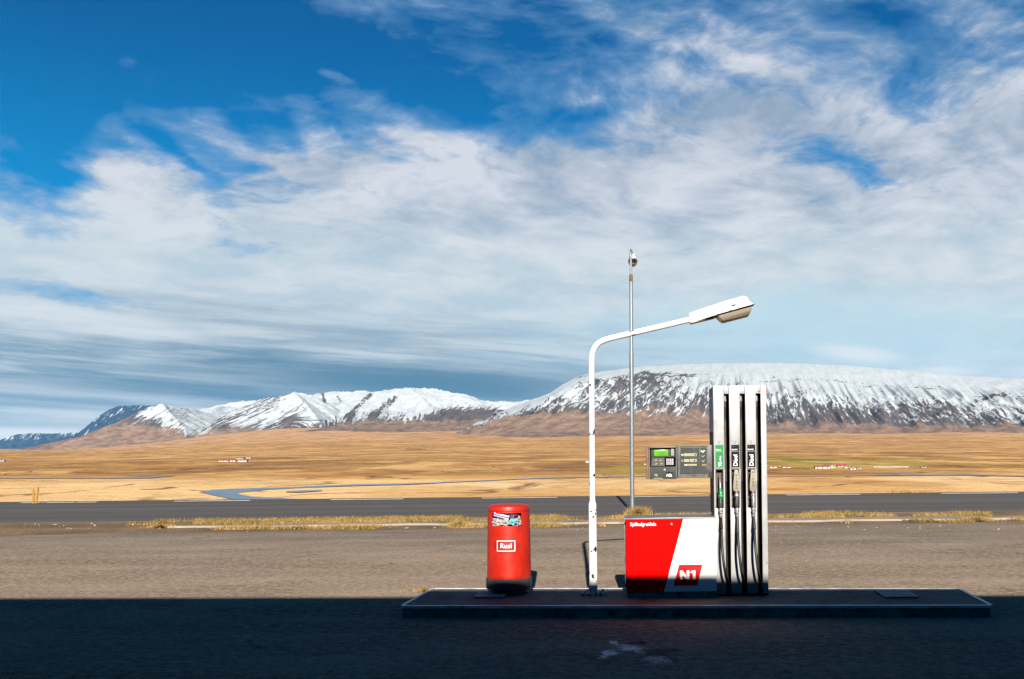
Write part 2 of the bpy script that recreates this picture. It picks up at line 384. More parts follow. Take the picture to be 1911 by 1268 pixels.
def asphalt_mat():
    m, n, b = new_mat('weathered forecourt asphalt')
    p = n.node('ShaderNodeTexCoord').outputs['Object']
    big = n.noise(n.mapping(p, (0,0,0), (0,0,.05), (.10, .34, 1)), 1.0, 7, .6)
    mid = n.noise(n.mapping(p, (4,9,0), (0,0,-.04), (.35, 1.1, 1)), 1.0, 8, .65)
    fine = n.noise(p, 42, 4, .7); grit = n.noise(p, 130, 2, .6)
    x, y, z = n.sep(p)
    c = n.mix(n.rng(big, .32, .68), (.105, .082, .066), (.205, .163, .125))
    c = n.mix(n.rng(mid, .46, .66, 0, .8), c, (.27, .215, .162))
    c = n.mix(n.rng(mid, .46, .32, 0, .7), c, (.078, .060, .048))
    stn = n.noise(n.mapping(p, (11,5,0), (0,0,.3), (.55, .9, 1)), 1.0, 6, .6)
    c = n.mix(n.rng(stn, .60, .66, 0, .45), c, (.055, .045, .038))
    c = n.mix(n.rng(n.noise(n.mapping(p, (0,0,0), (0,0,.03), (9, 13, 1)), 1.0, 6, .8), .46, .58, .0, .85), c, (.30, .235, .175))
    c = n.mix(n.rng(n.noise(n.mapping(p, (3,0,0), (0,0,.03), (13, 20, 1)), 1.0, 5, .8), .51, .60, .0, .8), c, (.062, .048, .038))
    c = n.mix(n.rng(fine, .40, .62, .0, .5), c, (.25, .195, .145))
    c = n.mix(n.rng(grit, .56, .68, 0, .75), c, (.04, .033, .028))
    pits = n.noise(n.vmath('ADD', p, (7,3,0)), 11, 5, .7)
    c = n.mix(n.rng(pits, .70, .76, 0, .6), c, (.035, .03, .028))
    # greyer towards the road
    c = n.mix(n.rng(y, 13, 18.5, 0, .55), c, n.mix(n.rng(mid, .35, .65), (.085, .078, .072), (.14, .125, .108)))
    # long cracks
    wv = n.noise(p, .8, 4, .6)
    cr_ = n.node('ShaderNodeTexVoronoi', feature='DISTANCE_TO_EDGE'); cr_.inputs['Scale'].default_value = .33
    n.put(cr_.inputs['Vector'], n.vmath('ADD', n.mapping(p, (0,0,0), (0,0,.1), (.6, 1.3, 1)), n.vmath('MULTIPLY', n.comb(wv, n.noise(p, 1.3, 4, .6), 0.0), (1.4, 1.4, 0))))
    cm = n.math('MULTIPLY', n.rng(cr_.outputs['Distance'], .010, .0, 0, 1), n.rng(n.noise(p, .5, 3), .45, .6, 0, 1))
    c = n.mix(n.math('MULTIPLY', cm, .4), c, (.03, .026, .022))
    # pale mark on the near asphalt, reflected sunlight painted into its colour: a few short ragged arms
    def arm(x0, y0, x1, y1, wd):
        d = math.hypot(x1-x0, y1-y0); a = math.atan2(y1-y0, x1-x0)
        v = n.mapping(n.vmath('ADD', p, n.vmath('MULTIPLY', n.vmath('SUBTRACT', n.noisec(p, 6, 5), (.5,.5,.5)), (.35, .35, 0))), ((x0+x1)/2, (y0+y1)/2, 0), (0,0,a), (d/2, wd, 50), 'TEXTURE')
        return n.rng(n.vmath('LENGTH', v), 1.1, .1, 0, 1)
    s0, s1, s2, s3 = on(1148, 1201), on(1214, 1222), on(1120, 1232), on(1240, 1243)
    k = on(1152, 1210)
    sp = n.math('MAXIMUM', arm(s0.x, s0.y, s1.x, s1.y, .10), arm(s2.x, s2.y, k.x, k.y, .08))
    sp = n.math('MAXIMUM', sp, n.math('MULTIPLY', arm(s1.x, s1.y, s3.x, s3.y, .10), .5))
    sp = n.math('MAXIMUM', sp, arm(s0.x-.02, s0.y+.1, s0.x, s0.y-.12, .05))
    spm = n.math('MULTIPLY', sp, n.rng(n.noise(p, 30, 5, .75), .40, .54, 0, 1))
    c = n.mix(spm, c, (.95, .80, .70))
    # oil patches beside it
    oil = n.math('MAXIMUM', arm(on(1180,1198).x, on(1180,1198).y, on(1212,1200).x, on(1212,1200).y, .13), n.math('MULTIPLY', arm(on(1205,1212).x, on(1205,1212).y, on(1260,1222).x, on(1260,1222).y, .3), .6))
    c = n.mix(n.math('MULTIPLY', oil, .85), c, (.02, .015, .012))
    n.put(b.inputs['Base Color'], c)
    b.inputs['Roughness'].default_value = 1.0; b.inputs['Specular IOR Level'].default_value = 0.0
    n.put(b.inputs['Normal'], n.bump(n.math('ADD', n.math('ADD', n.math('MULTIPLY', fine, .8), n.math('MULTIPLY', grit, .5)), n.math('MULTIPLY', n.noise(p, 14, 4, .6), 1.2)), .55, .016))
    return m
M['asphalt'] = asphalt_mat()

def road_mat():
    m, n, b = new_mat('road asphalt')
    p = n.node('ShaderNodeTexCoord').outputs['Object']     # object x runs along the road, y across it
    x, y, z = n.sep(p)
    str_ = n.noise(n.mapping(p, (0,0,0), (0,0,0), (.05, 1.5, 1)), 1.0, 6, .6)
    c = n.mix(n.rng(str_, .32, .68), (.043, .040, .038), (.066, .061, .057))
    fine = n.noise(p, 28, 4, .7)
    c = n.mix(n.rng(fine, .45, .7, 0, .5), c, (.10, .092, .085))
    c = n.mix(n.rng(fine, .42, .3, 0, .5), c, (.028, .034, .034))
    # wheel tracks and the seam down the middle
    for yc, wd, k in ((1.5, .55, .35), (3.1, .5, .35), (5.6, .55, .35), (7.2, .5, .3)):
        c = n.mix(n.rng(n.math('ABSOLUTE', n.math('SUBTRACT', y, yc)), wd, 0, 0, k), c, (.036, .033, .032))
    wob = n.math('MULTIPLY', n.noise(n.mapping(p, (0,0,0), (0,0,0), (.4, 0, 1)), 1.0, 3), .25)
    seam = n.math('MULTIPLY', n.rng(n.math('ABSOLUTE', n.math('SUBTRACT', n.math('ADD', y, wob), 4.5)), .09, .03, 0, 1), n.rng(n.noise(n.mapping(p, (0,0,0), (0,0,0), (.3, 1, 1)), 1.0, 4), .42, .55))
    c = n.mix(n.math('MULTIPLY', seam, .5), c, (.14, .13, .12))
    edge = n.rng(n.math('ADD', y, n.math('MULTIPLY', n.math('SUBTRACT', n.noise(p, 1.4, 6, .7), .5), .8)), .45, .1, 0, .9)
    c = n.mix(edge, c, (.065, .052, .04))
    edge2 = n.rng(n.math('ADD', y, n.math('MULTIPLY', n.math('SUBTRACT', n.noise(p, 1.4, 6, .7), .5), .5)), 8.35, 8.6, 0, .8)
    c = n.mix(edge2, c, (.05, .035, .025))
    n.put(b.inputs['Base Color'], c); b.inputs['Roughness'].default_value = .85; b.inputs['Specular IOR Level'].default_value = .2
    n.put(b.inputs['Normal'], n.bump(fine, .3, .01))
    return m
M['road'] = road_mat()

def concrete_mat(name, c0, c1, scale=1.0, stain=(.03,.03,.032)):
    m, n, b = new_mat(name)
    p = n.node('ShaderNodeTexCoord').outputs['Object']
    a = n.noise(p, 2.2*scale, 8, .65); f = n.noise(p, 60*scale, 3, .6); d = n.noise(n.vmath('ADD', p, (5,1,3)), 5*scale, 7, .7)
    c = n.mix(n.rng(a, .3, .7), c0, c1)
    c = n.mix(n.rng(d, .50, .66, 0, .7), c, stain)
    c = n.mix(n.rng(f, .55, .7, 0, .4), c, tuple(x*1.5 for x in c1))
    n.put(b.inputs['Base Color'], c); b.inputs['Roughness'].default_value = .85; b.inputs['Specular IOR Level'].default_value = .2
    n.put(b.inputs['Normal'], n.bump(n.math('ADD', f, d), .4, .006))
    return m
M['island'] = concrete_mat('island concrete', (.06, .06, .056), (.12, .115, .105), 1.0, (.02,.02,.021))
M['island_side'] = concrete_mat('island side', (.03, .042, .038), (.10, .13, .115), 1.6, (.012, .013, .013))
M['stone'] = concrete_mat('stones', (.12,.10,.08), (.24,.20,.16))
M['kerb'] = concrete_mat('old concrete strip', (.15, .125, .098), (.20, .168, .13), .35, (.075,.058,.038))

def verge_mat():
    m, n, b = new_mat('gritty verge')
    p = n.node('ShaderNodeTexCoord').outputs['Object']
    a = n.noise(p, .8, 8, .65); f = n.noise(p, 22, 4, .7)
    c = n.mix(n.rng(a, .35, .65), (.10, .07, .045), (.19, .13, .07))
    c = n.mix(n.rng(f, .42, .62, 0, .7), c, (.06, .045, .03))
    n.put(b.inputs['Base Color'], c); b.inputs['Roughness'].default_value = .95; b.inputs['Specular IOR Level'].default_value = .1
    n.put(b.inputs['Normal'], n.bump(f, .6, .03)); return m
M['verge'] = verge_mat()

def grass_mat(name='dry grass'):
    m, n, b = new_mat(name)
    p = n.node('ShaderNodeTexCoord').outputs['Object']
    a = n.noise(p, .9, 5, .6); f = n.noise(p, 9, 3, .6)
    c = n.mix(n.rng(a, .35, .62), (.20, .125, .045), (.105, .080, .018))
    c = n.mix(n.rng(f, .45, .65, 0, .6), c, (.32, .20, .08))
    c = n.mix(n.rng(f, .42, .30, 0, .7), c, (.10, .06, .02))
    n.put(b.inputs['Base Color'], c); b.inputs['Roughness'].default_value = .85; b.inputs['Specular IOR Level'].default_value = .1
    return m
M['grass'] = grass_mat()

def valley_mat():
    m, n, b = new_mat('dry valley grassland')
    p = n.node('ShaderNodeTexCoord').outputs['Object']
    x, y, z = n.sep(p)
    wr = n.vmath('MULTIPLY', n.vmath('SUBTRACT', n.noisec(p, .0016, 5), (.5,.5,.5)), (500, 500, 0))
    pw = n.vmath('ADD', p, wr); xw, yw, _ = n.sep(pw)
    n1 = n.noise(pw, .0045, 9, .62); n2 = n.noise(n.vmath('ADD', p, (900, 300, 0)), .022, 8, .65); n3 = n.noise(p, .0012, 8, .6)
    straw = n.mix(n.rng(n1, .36, .66), (.44, .25, .085), (.56, .38, .18))
    straw = n.mix(n.rng(n2, .44, .70, 0, .6), straw, (.40, .21, .065))
    ochre = n.mix(n.rng(n1, .35, .62), (.26, .135, .040), (.44, .25, .080))
    ochre = n.mix(n.rng(n2, .42, .62, 0, .85), ochre, (.20, .10, .035))
    ochre = n.mix(n.rng(n2, .42, .32, 0, .6), ochre, (.54, .34, .14))
    fardry = n.mix(n.rng(n3, .35, .65), (.26, .135, .042), (.46, .265, .095))
    fardry = n.mix(n.rng(n1, .35, .7, 0, .6), fardry, (.36, .205, .085))
    fardry = n.mix(n.rng(n2, .42, .30, 0, .45), fardry, (.13, .075, .045))
    moor = n.mix(n.rng(n3, .35, .65), (.31, .18, .10), (.42, .26, .15))
    c = n.mix(n.rng(yw, 690, 860), straw, ochre)
    c = n.mix(n.rng(yw, 1500, 2500), c, fardry)
    c = n.mix(n.rng(n.math('ADD', yw, n.math('MULTIPLY', n.math('SUBTRACT', n1, .5), 2500)), 4600, 6000), c, moor)
    # pale straw tongues
    t1 = n.rng(n.noise(n.vmath('ADD', pw, (4000, 0, 0)), .0028, 5, .5), .52, .62)
    c = n.mix(n.math('MULTIPLY', n.math('MULTIPLY', t1, n.rng(yw, 1400, 800)), .8), c, (.60, .40, .19))
    # dark ditches and peat edges
    dk = n.rng(n.math('ABSOLUTE', n.math('SUBTRACT', n.noise(n.vmath('ADD', p, (100, 5000, 0)), .0032, 4, .5), .5)), .012, .003)
    c = n.mix(n.math('MULTIPLY', n.math('MULTIPLY', dk, n.rng(n2, .42, .56)), .75), c, (.075, .04, .02))
    def patch(px, py, rx, ry, col, k=1.0, z0=-25.0):
        q = on(px, py, z0); e = on(px, py-ry, z0) if py-ry > 842 else on(px, 842, z0)
        g = on(px, py+ry, z0); yr = (e.y-g.y)/2; yc = (e.y+g.y)/2; xr = rx*yc/F
        v = n.mapping(n.vmath('ADD', p, n.vmath('MULTIPLY', wr, (.3, .3, 0))), ((px-CX)/F*yc, yc, 0), (0,0,0), (xr, yr, 1e5), 'TEXTURE')
        return n.math('MULTIPLY', n.rng(n.vmath('LENGTH', v), 1.2, .6), k)
    grn = n.mix(n.rng(n2, .35, .65), (.22, .17, .03), (.34, .24, .06))
    for a in ((1190, 876, 120, 10, .85), (1490, 862, 85, 13, 1.0), (1450, 868, 60, 10, .9), (1580, 862, 140, 9, .6), (500, 857, 55, 3, .8), (180, 872, 60, 5, .55), (1700, 866, 150, 6, .35), (1280, 862, 60, 5, .6)):
        c = n.mix(patch(a[0], a[1], a[2], a[3], None, a[4]), c, grn)
    c = n.mix(patch(1485, 860, 55, 7, None, .9), c, (.14, .14, .018))
    for a in ((820, 868, 90, 4, .5), (340, 873, 40, 2.0, .7), (420, 872, 25, 1.5, .7), (560, 880, 60, 3, .5), (640, 888, 90, 5, .55), (1560, 900, 110, 5, .6), (1690, 905, 100, 7, .5), (380, 902, 60, 5, .5), (1480, 915, 40, 3, .5)):
        c = n.mix(patch(*a[:4], None, a[4]), c, (.30, .14, .045))
    for a in ((1000, 905, 330, 9, .8), (1800, 896, 130, 6, .85), (300, 905, 240, 7, .7), (1250, 908, 90, 9, .7)):
        c = n.mix(patch(*a[:4], None, a[4]), c, n.mix(n.rng(n2, .4, .6), (.60, .43, .235), (.50, .32, .14)))
    c = n.mix(patch(1688, 884, 26, 3, None, .9), c, (.20, .17, .15))
    nA = n.noise(n.mapping(pw, (0,0,0), (0,0,.03), (.0065, .0020, 1)), 1.0, 9, .66)
    c = n.mix(n.math('MULTIPLY', n.rng(nA, .50, .60, 0, .85), n.rng(yw, 650, 1000)), c, (.165, .082, .036))
    c = n.mix(n.math('MULTIPLY', n.rng(nA, .47, .39, 0, .85), n.rng(yw, 650, 1000)), c, (.52, .33, .135))
    nB = n.noise(n.mapping(pw, (0,3000,0), (0,0,-.05), (.010, .0045, 1)), 1.0, 8, .66)
    c = n.mix(n.math('MULTIPLY', n.rng(nB, .55, .66, 0, .55), n.rng(y, 5200, 3800, .15, 1)), c, n.mix(.6, c, (.12, .05, .018)))
    nC = n.rng(n.math('ABSOLUTE', n.math('SUBTRACT', n.noise(n.mapping(pw, (0,900,0), (0,0,.1), (.004, .0016, 1)), 1.0, 5, .55), .5)), .010, .002)
    c = n.mix(n.math('MULTIPLY', n.math('MULTIPLY', nC, n.rng(nB, .45, .55)), .8), c, (.06, .03, .016))
    n4 = n.noise(n.vmath('ADD', p, (50, 70, 0)), .075, 7, .7)
    c = n.mix(n.math('MULTIPLY', n.rng(n4, .50, .66, 0, .5), n.rng(yw, 650, 1200)), c, n.mix(.62, c, (.10, .045, .015)))
    c = n.mix(n.math('MULTIPLY', n.rng(n4, .46, .34, 0, .4), n.rng(yw, 650, 1200)), c, n.mix(.5, c, (.62, .42, .20)))
    n5 = n.noise(n.vmath('ADD', pw, (250, 1170, 0)), .0085, 8, .66)
    c = n.mix(n.math('MULTIPLY', n.rng(n5, .55, .64, 0, .55), n.rng(yw, 700, 1100)), c, n.mix(.6, c, (.12, .055, .022)))
    c = n.mix(n.math('MULTIPLY', n.rng(n5, .43, .36, 0, .5), n.rng(yw, 700, 1100)), c, (.50, .31, .13))
    fine = n.noise(p, .25, 6, .7)
    c = n.mix(n.rng(fine, .4, .65, 0, .35), c, n.mix(.5, c, (.12, .06, .02)))
    # the embankment beside the road
    c = n.mix(n.rng(y, 44, 36), c, n.mix(n.rng(n.noise(p, 1.5, 5), .4, .6), (.30, .17, .06), (.42, .26, .10)))
    n.put(b.inputs['Base Color'], c); b.inputs['Roughness'].default_value = .95; b.inputs['Specular IOR Level'].default_value = .05
    n.put(b.inputs['Normal'], n.bump(n.math('ADD', n2, n.math('MULTIPLY', fine, .2)), .8, 6.0))
    return m
M['valley'] = valley_mat()

def mountain_mat(name, su=1.0, sv=1.0, rock0=(.036, .040, .052), rock1=(.080, .064, .058), brown=(.175, .118, .085), brown2=(.085, .060, .052)):  # rock lightened in its colour in place of thicker haze
    m, n, b = new_mat(name)
    f = n.node('ShaderNodeAttribute', attribute_name='flow').outputs['Vector']
    sn = n.node('ShaderNodeAttribute', attribute_name='snow').outputs['Fac']
    br = n.node('ShaderNodeAttribute', attribute_name='brown').outputs['Fac']
    p = n.node('ShaderNodeTexCoord').outputs['Object']
    fw = n.vmath('ADD', f, n.vmath('MULTIPLY', n.vmath('SUBTRACT', n.noisec(n.mapping(f, scale=(5, 8, 1)), 1.0, 4), (.5,.5,.5)), (.16, .08, 0)))
    s1 = n.noise(n.mapping(fw, scale=(21*su, 2.0*sv, 1)), 1.0, 7, .68)      # long chutes
    s2 = n.noise(n.mapping(fw, (3,7,0), scale=(56*su, 8*sv, 1)), 1.0, 6, .7)
    s3 = n.noise(n.mapping(f, (3,1,0), scale=(9, 9, 1)), 1.0, 9, .7)
    s4 = n.noise(n.mapping(f, (1,2,0), scale=(5, 42, 1)), 1.0, 6, .7)       # strata
    t = n.math('ADD', sn, n.math('MULTIPLY', n.math('SUBTRACT', s1, .5), 2.5))
    t = n.math('ADD', t, n.math('MULTIPLY', n.math('SUBTRACT', s2, .5), 1.9))
    t = n.math('ADD', t, n.math('MULTIPLY', n.math('SUBTRACT', s3, .5), 1.9))
    t = n.math('ADD', t, n.math('MULTIPLY', n.math('SUBTRACT', s4, .5), .8))
    mask = n.rng(t, .47, .56)
    rk = n.mix(n.rng(s3, .35, .65), rock0, rock1)
    bn = n.mix(n.rng(n.noise(n.mapping(f, scale=(5, 16, 1)), 1.0, 8, .7), .36, .64), brown2, brown)
    bn = n.mix(n.rng(s4, .52, .72, 0, .35), bn, tuple(x*1.45 for x in brown))
    rk = n.mix(n.rng(n.math('ADD', br, n.math('MULTIPLY', n.math('SUBTRACT', s3, .5), .9)), .3, .7), rk, bn)
    snow = n.mix(n.rng(s3, .3, .7), (.25, .285, .31), (.31, .34, .36))
    n.put(b.inputs['Base Color'], n.mix(mask, rk, snow))
    b.inputs['Roughness'].default_value = .9; b.inputs['Specular IOR Level'].default_value = .05
    n.put(b.inputs['Normal'], n.bump(n.math('ADD', n.math('MULTIPLY', s2, .5), n.math('MULTIPLY', s3, 1.0)), n.rng(mask, 0, 1, .30, .12), 30.0))
    return m
M['mountain'] = mountain_mat('snowy basalt mountain')

def water_mat():
    m, n, b = new_mat('river water')
    p = n.node('ShaderNodeTexCoord').outputs['Object']
    nz = n.noise(n.mapping(p, scale=(.02, .05, 1)), 1.0, 5)
    n.put(b.inputs['Base Color'], n.mix(n.rng(nz, .35, .65), (.055, .095, .145), (.10, .145, .19)))  # reflected sky put into the blue of the base colour
    b.inputs['Roughness'].default_value = .32; b.inputs['Specular IOR Level'].default_value = .35
    n.put(b.inputs['Normal'], n.bump(n.noise(p, 1.2, 4), .3, .1))
    return m
M['water'] = water_mat()

# ------------------------------------------------------------------ ground, road, verge
def sheet(name, pts, z, mat, kind='structure', parent=None):
    me = bpy.data.meshes.new(name); me.from_pydata([(p[0], p[1], z) for p in pts], [], [list(range(len(pts)))]); me.materials.append(mat); me.update()
    o = bpy.data.objects.new(name, me); COL.objects.link(o)
    if kind: o['kind'] = kind
    return o
RM = 0.09                                     # the road runs slightly away to the right
near0, far0 = 22.6, 31.35
def ry(c, x): return c + RM*x
# forecourt: one dense-enough sheet to the verge
sheet('ground', [(-3000, -3000), (3000, -3000), (3000, 60), (300, ry(19.8, 300)*0+45.0), (-300, -6.0), (-3000, -40)][:2] + [(3000, ry(31.2, 300)), (300, ry(31.2, 300)), (-300, ry(31.2, -300)), (-3000, ry(31.2, -300))], -0.012, M['verge'])
sheet('forecourt', [(-300, -60), (300, -60), (300, ry(19.3, 300)), (-300, ry(19.3, -300))], 0.0, M['asphalt'])
# road as its own object, local x along, y across
ang = math.atan(RM); L = 300
W_ = (far0-near0)*math.cos(ang)
road = MB().box(-L, L, 0, W_, -.03, -.003).build('road', M['road']); road['kind'] = 'structure'
road.location = (0, near0, 0); road.rotation_euler = (0, 0, ang)
# ragged verge between forecourt and road already is the ground sheet; the concrete strip
kx = np.linspace(-10.2, 60, 140)
kb = bmesh.new()
vs = []
for i, x in enumerate(kx):
    j1 = (random.random()-.5)*.22; j2 = (random.random()-.5)*.22
    wd = .62*min(1, (x+11.6)/9+.12)
    vs.append((kb.verts.new((x, 20.35+.055*x+j1, .028)), kb.verts.new((x, 20.35+.055*x+wd+j2, .028)), kb.verts.new((x, 20.35+.055*x+j1-.03, -.02))))
for a, b_ in zip(vs, vs[1:]):
    kb.faces.new((a[0], b_[0], b_[1], a[1])); kb.faces.new((a[2], b_[2], b_[0], a[0]))
mbk = MB(); mbk.bm.free(); mbk.bm = kb
ko = mbk.build('pavement', M['kerb'], smooth=0); ko['kind'] = 'structure'
# white dashes along the far edge of the road
mb = MB()
xs = []
for px0, px1 in ((85, 225), (370, 510), (660, 795), (940, 1080), (1222, 1362), (1505, 1643), (1793, 1935)):
    py = 0
    d_off = W_-.62
    def xloc(px):
        # intersection of the pixel's vertical plane with the line y_local = d_off
        t = (px-CX)/F
        ylin = near0 + d_off/math.cos(ang)
        return t*ylin/(1-RM*t)/math.cos(ang)
    xs.append((xloc(px0), xloc(px1)))
per = (xs[-1][0]-xs[0][0])/6; ln = np.mean([b-a for a, b in xs])
allx = [(xs[0][0]+per*k, xs[0][0]+per*k+ln) for k in range(-30, -0)] + xs + [(xs[-1][0]+per*k, xs[-1][0]+per*k+ln) for k in range(1, 30)]
for a, b_ in allx: mb.box(a, b_, W_-.69, W_-.55, -.0025, .001)
mk = mb.build('road_marking', M['marking'], smooth=0); mk.location = road.location; mk.rotation_euler = road.rotation_euler; mk['kind'] = 'structure'

# ------------------------------------------------------------------ valley floor
VZ = -25.0
rows = np.concatenate([np.array([0, .004, .01, .02, .035, .055, .08, .11, .15, .2, .26, .33]), np.linspace(.36, 1, 330)])
def ydist(t): return 31.0*np.exp(t*np.log(11500/31.0))
tt, ss = np.meshgrid(ydist(rows), np.linspace(-1, 1, 520), indexing='ij')
Yv = tt + 0.0
Xv = ss*(Yv*1.05 + 260)
# first row follows the far road edge
k0 = np.exp(-(Yv-31)/60.0)
Yv = Yv + k0*RM*np.clip(Xv, -300, 300)
def smooth(a, b, v): t = np.clip((v-a)/(b-a), 0, 1); return t*t*(3-2*t)
def valley_z(X, Y):
    prof_y = np.array([0, 31, 33, 45, 70, 120, 200, 320, 1900, 3000, 4200, 5200, 6200, 7500, 12000])
    right = np.array([0, -.05, -.25, -1.6, -5, -13, -21, -25, -25, -17, 5, 36, 85, 160, 300])
    left = np.array([0, -.05, -.25, -1.6, -5, -13, -21, -25, -25, -25, -25, -24, -22, -20, -18])
    azp = CX + F*X/np.maximum(Y, 31)
    wt = smooth(60, 620, azp)
    Yn = Y - RM*np.clip(X, -300, 300)*np.exp(-np.maximum(Y-31, 0)/60.0)
    z = np.interp(Yn, prof_y, left)*(1-wt) + np.interp(Yn, prof_y, right)*wt
    amp = smooth(800, 2200, Y)
    z += amp*(fbm(X/420, Y/420, 5, 3)-.5)*16*smooth(900, 4000, Y)
    z += (fbm(X/14, Y/14, 4, 8)-.5)*.8*smooth(36, 60, Y)*smooth(300, 150, Y)
    return z
Zv = valley_z(Xv, Yv)
vo = grid_mesh('valley_floor', Xv, Yv, Zv, M['valley']); vo['kind'] = 'structure'

# rivers, flush on the flat valley floor
RV = [0.0]
def river(pts_up, pts_dn):
    pts = pts_up + pts_dn[::-1]
    me = bpy.data.meshes.new('river'); RV[0] += .06; P = [on(a, b, VZ+.2+RV[0]) for a, b in pts]
    n = len(pts_up)
    # strips between the upper and the lower bank
    fs = [[i, i+1, 2*n-2-i, 2*n-1-i] for i in range(n-1)]
    me.from_pydata([tuple(q) for q in P], [], fs); me.materials.append(M['water']); me.update()
    o = bpy.data.objects.new('river', me); COL.objects.link(o); o['kind'] = 'structure'; return o
def resample(pts, k=8, jit=.25):
    out = []
    for (a, b), (c, d) in zip(pts, pts[1:]):
        for i in range(k): t = i/k; out.append((a+(c-a)*t, b+(d-b)*t + (random.random()-.5)*jit))
    out.append(pts[-1]); return out
river(resample([(372, 917.5), (400, 914), (440, 912.3), (500, 910.5), (560, 908.5), (600, 906.5)], jit=.5), resample([(376, 919.5), (408, 927), (440, 920), (500, 914), (560, 911.0), (600, 909.5)]))
river(resample([(382, 917.8), (430, 916.5), (445, 922), (470, 927), (530, 930), (620, 934)], jit=.9), resample([(384, 920.0), (430, 931), (450, 938), (480, 940), (540, 938), (620, 937)]))
river(resample([(600, 906.7), (660, 904.2), (760, 902.4), (860, 898.5), (960, 893.8), (1060, 890.8), (1215, 888.6), (1330, 887.4)]), resample([(600, 909.2), (660, 907.3), (760, 904.6), (860, 899.9), (960, 895.2), (1060, 892.0), (1215, 889.6), (1330, 888.4)], jit=.1))
river(resample([(532, 917.5), (560, 915.5), (600, 914.5)]), resample([(532, 918.5), (560, 919), (600, 916.0)]))
river(resample([(-60, 892.0), (120, 891.8), (240, 890.6), (290, 889.4), (325, 888.0)], jit=.2), resample([(-60, 892.9), (120, 892.7), (240, 892.8), (280, 892.6), (325, 888.6)], jit=.2))
river(resample([(1420, 888.6), (1560, 887.6), (1680, 886.0), (1800, 885.6), (1960, 888.6)], jit=.1), resample([(1420, 889.2), (1560, 888.3), (1680, 887.3), (1800, 886.9), (1960, 890.4)], jit=.1))

# ------------------------------------------------------------------ mountains
def proj(X, Y, Z):
    a = X/Y; b = (Z-CH)/Y
    return CX + F*(a*cr - b*sr), CY - F*(a*sr + b*cr)
def seg_dist(px, py, pts):
    """distance in px to a polyline, signed side, and param"""
    best = np.full(px.shape, 1e9); side = np.zeros(px.shape); par = np.zeros(px.shape); n = len(pts)-1
    for i, ((x0, y0), (x1, y1)) in enumerate(zip(pts, pts[1:])):
        dx, dy = x1-x0, y1-y0; L2 = dx*dx+dy*dy
        t = np.clip(((px-x0)*dx+(py-y0)*dy)/L2, 0, 1); ex = px-(x0+t*dx); ey = py-(y0+t*dy); d = np.hypot(ex, ey)
        m = d < best; best[m] = d[m]; side[m] = np.sign(dx*ey-dy*ex)[m]; par[m] = ((i+t)/n)[m]
    return best, side, par

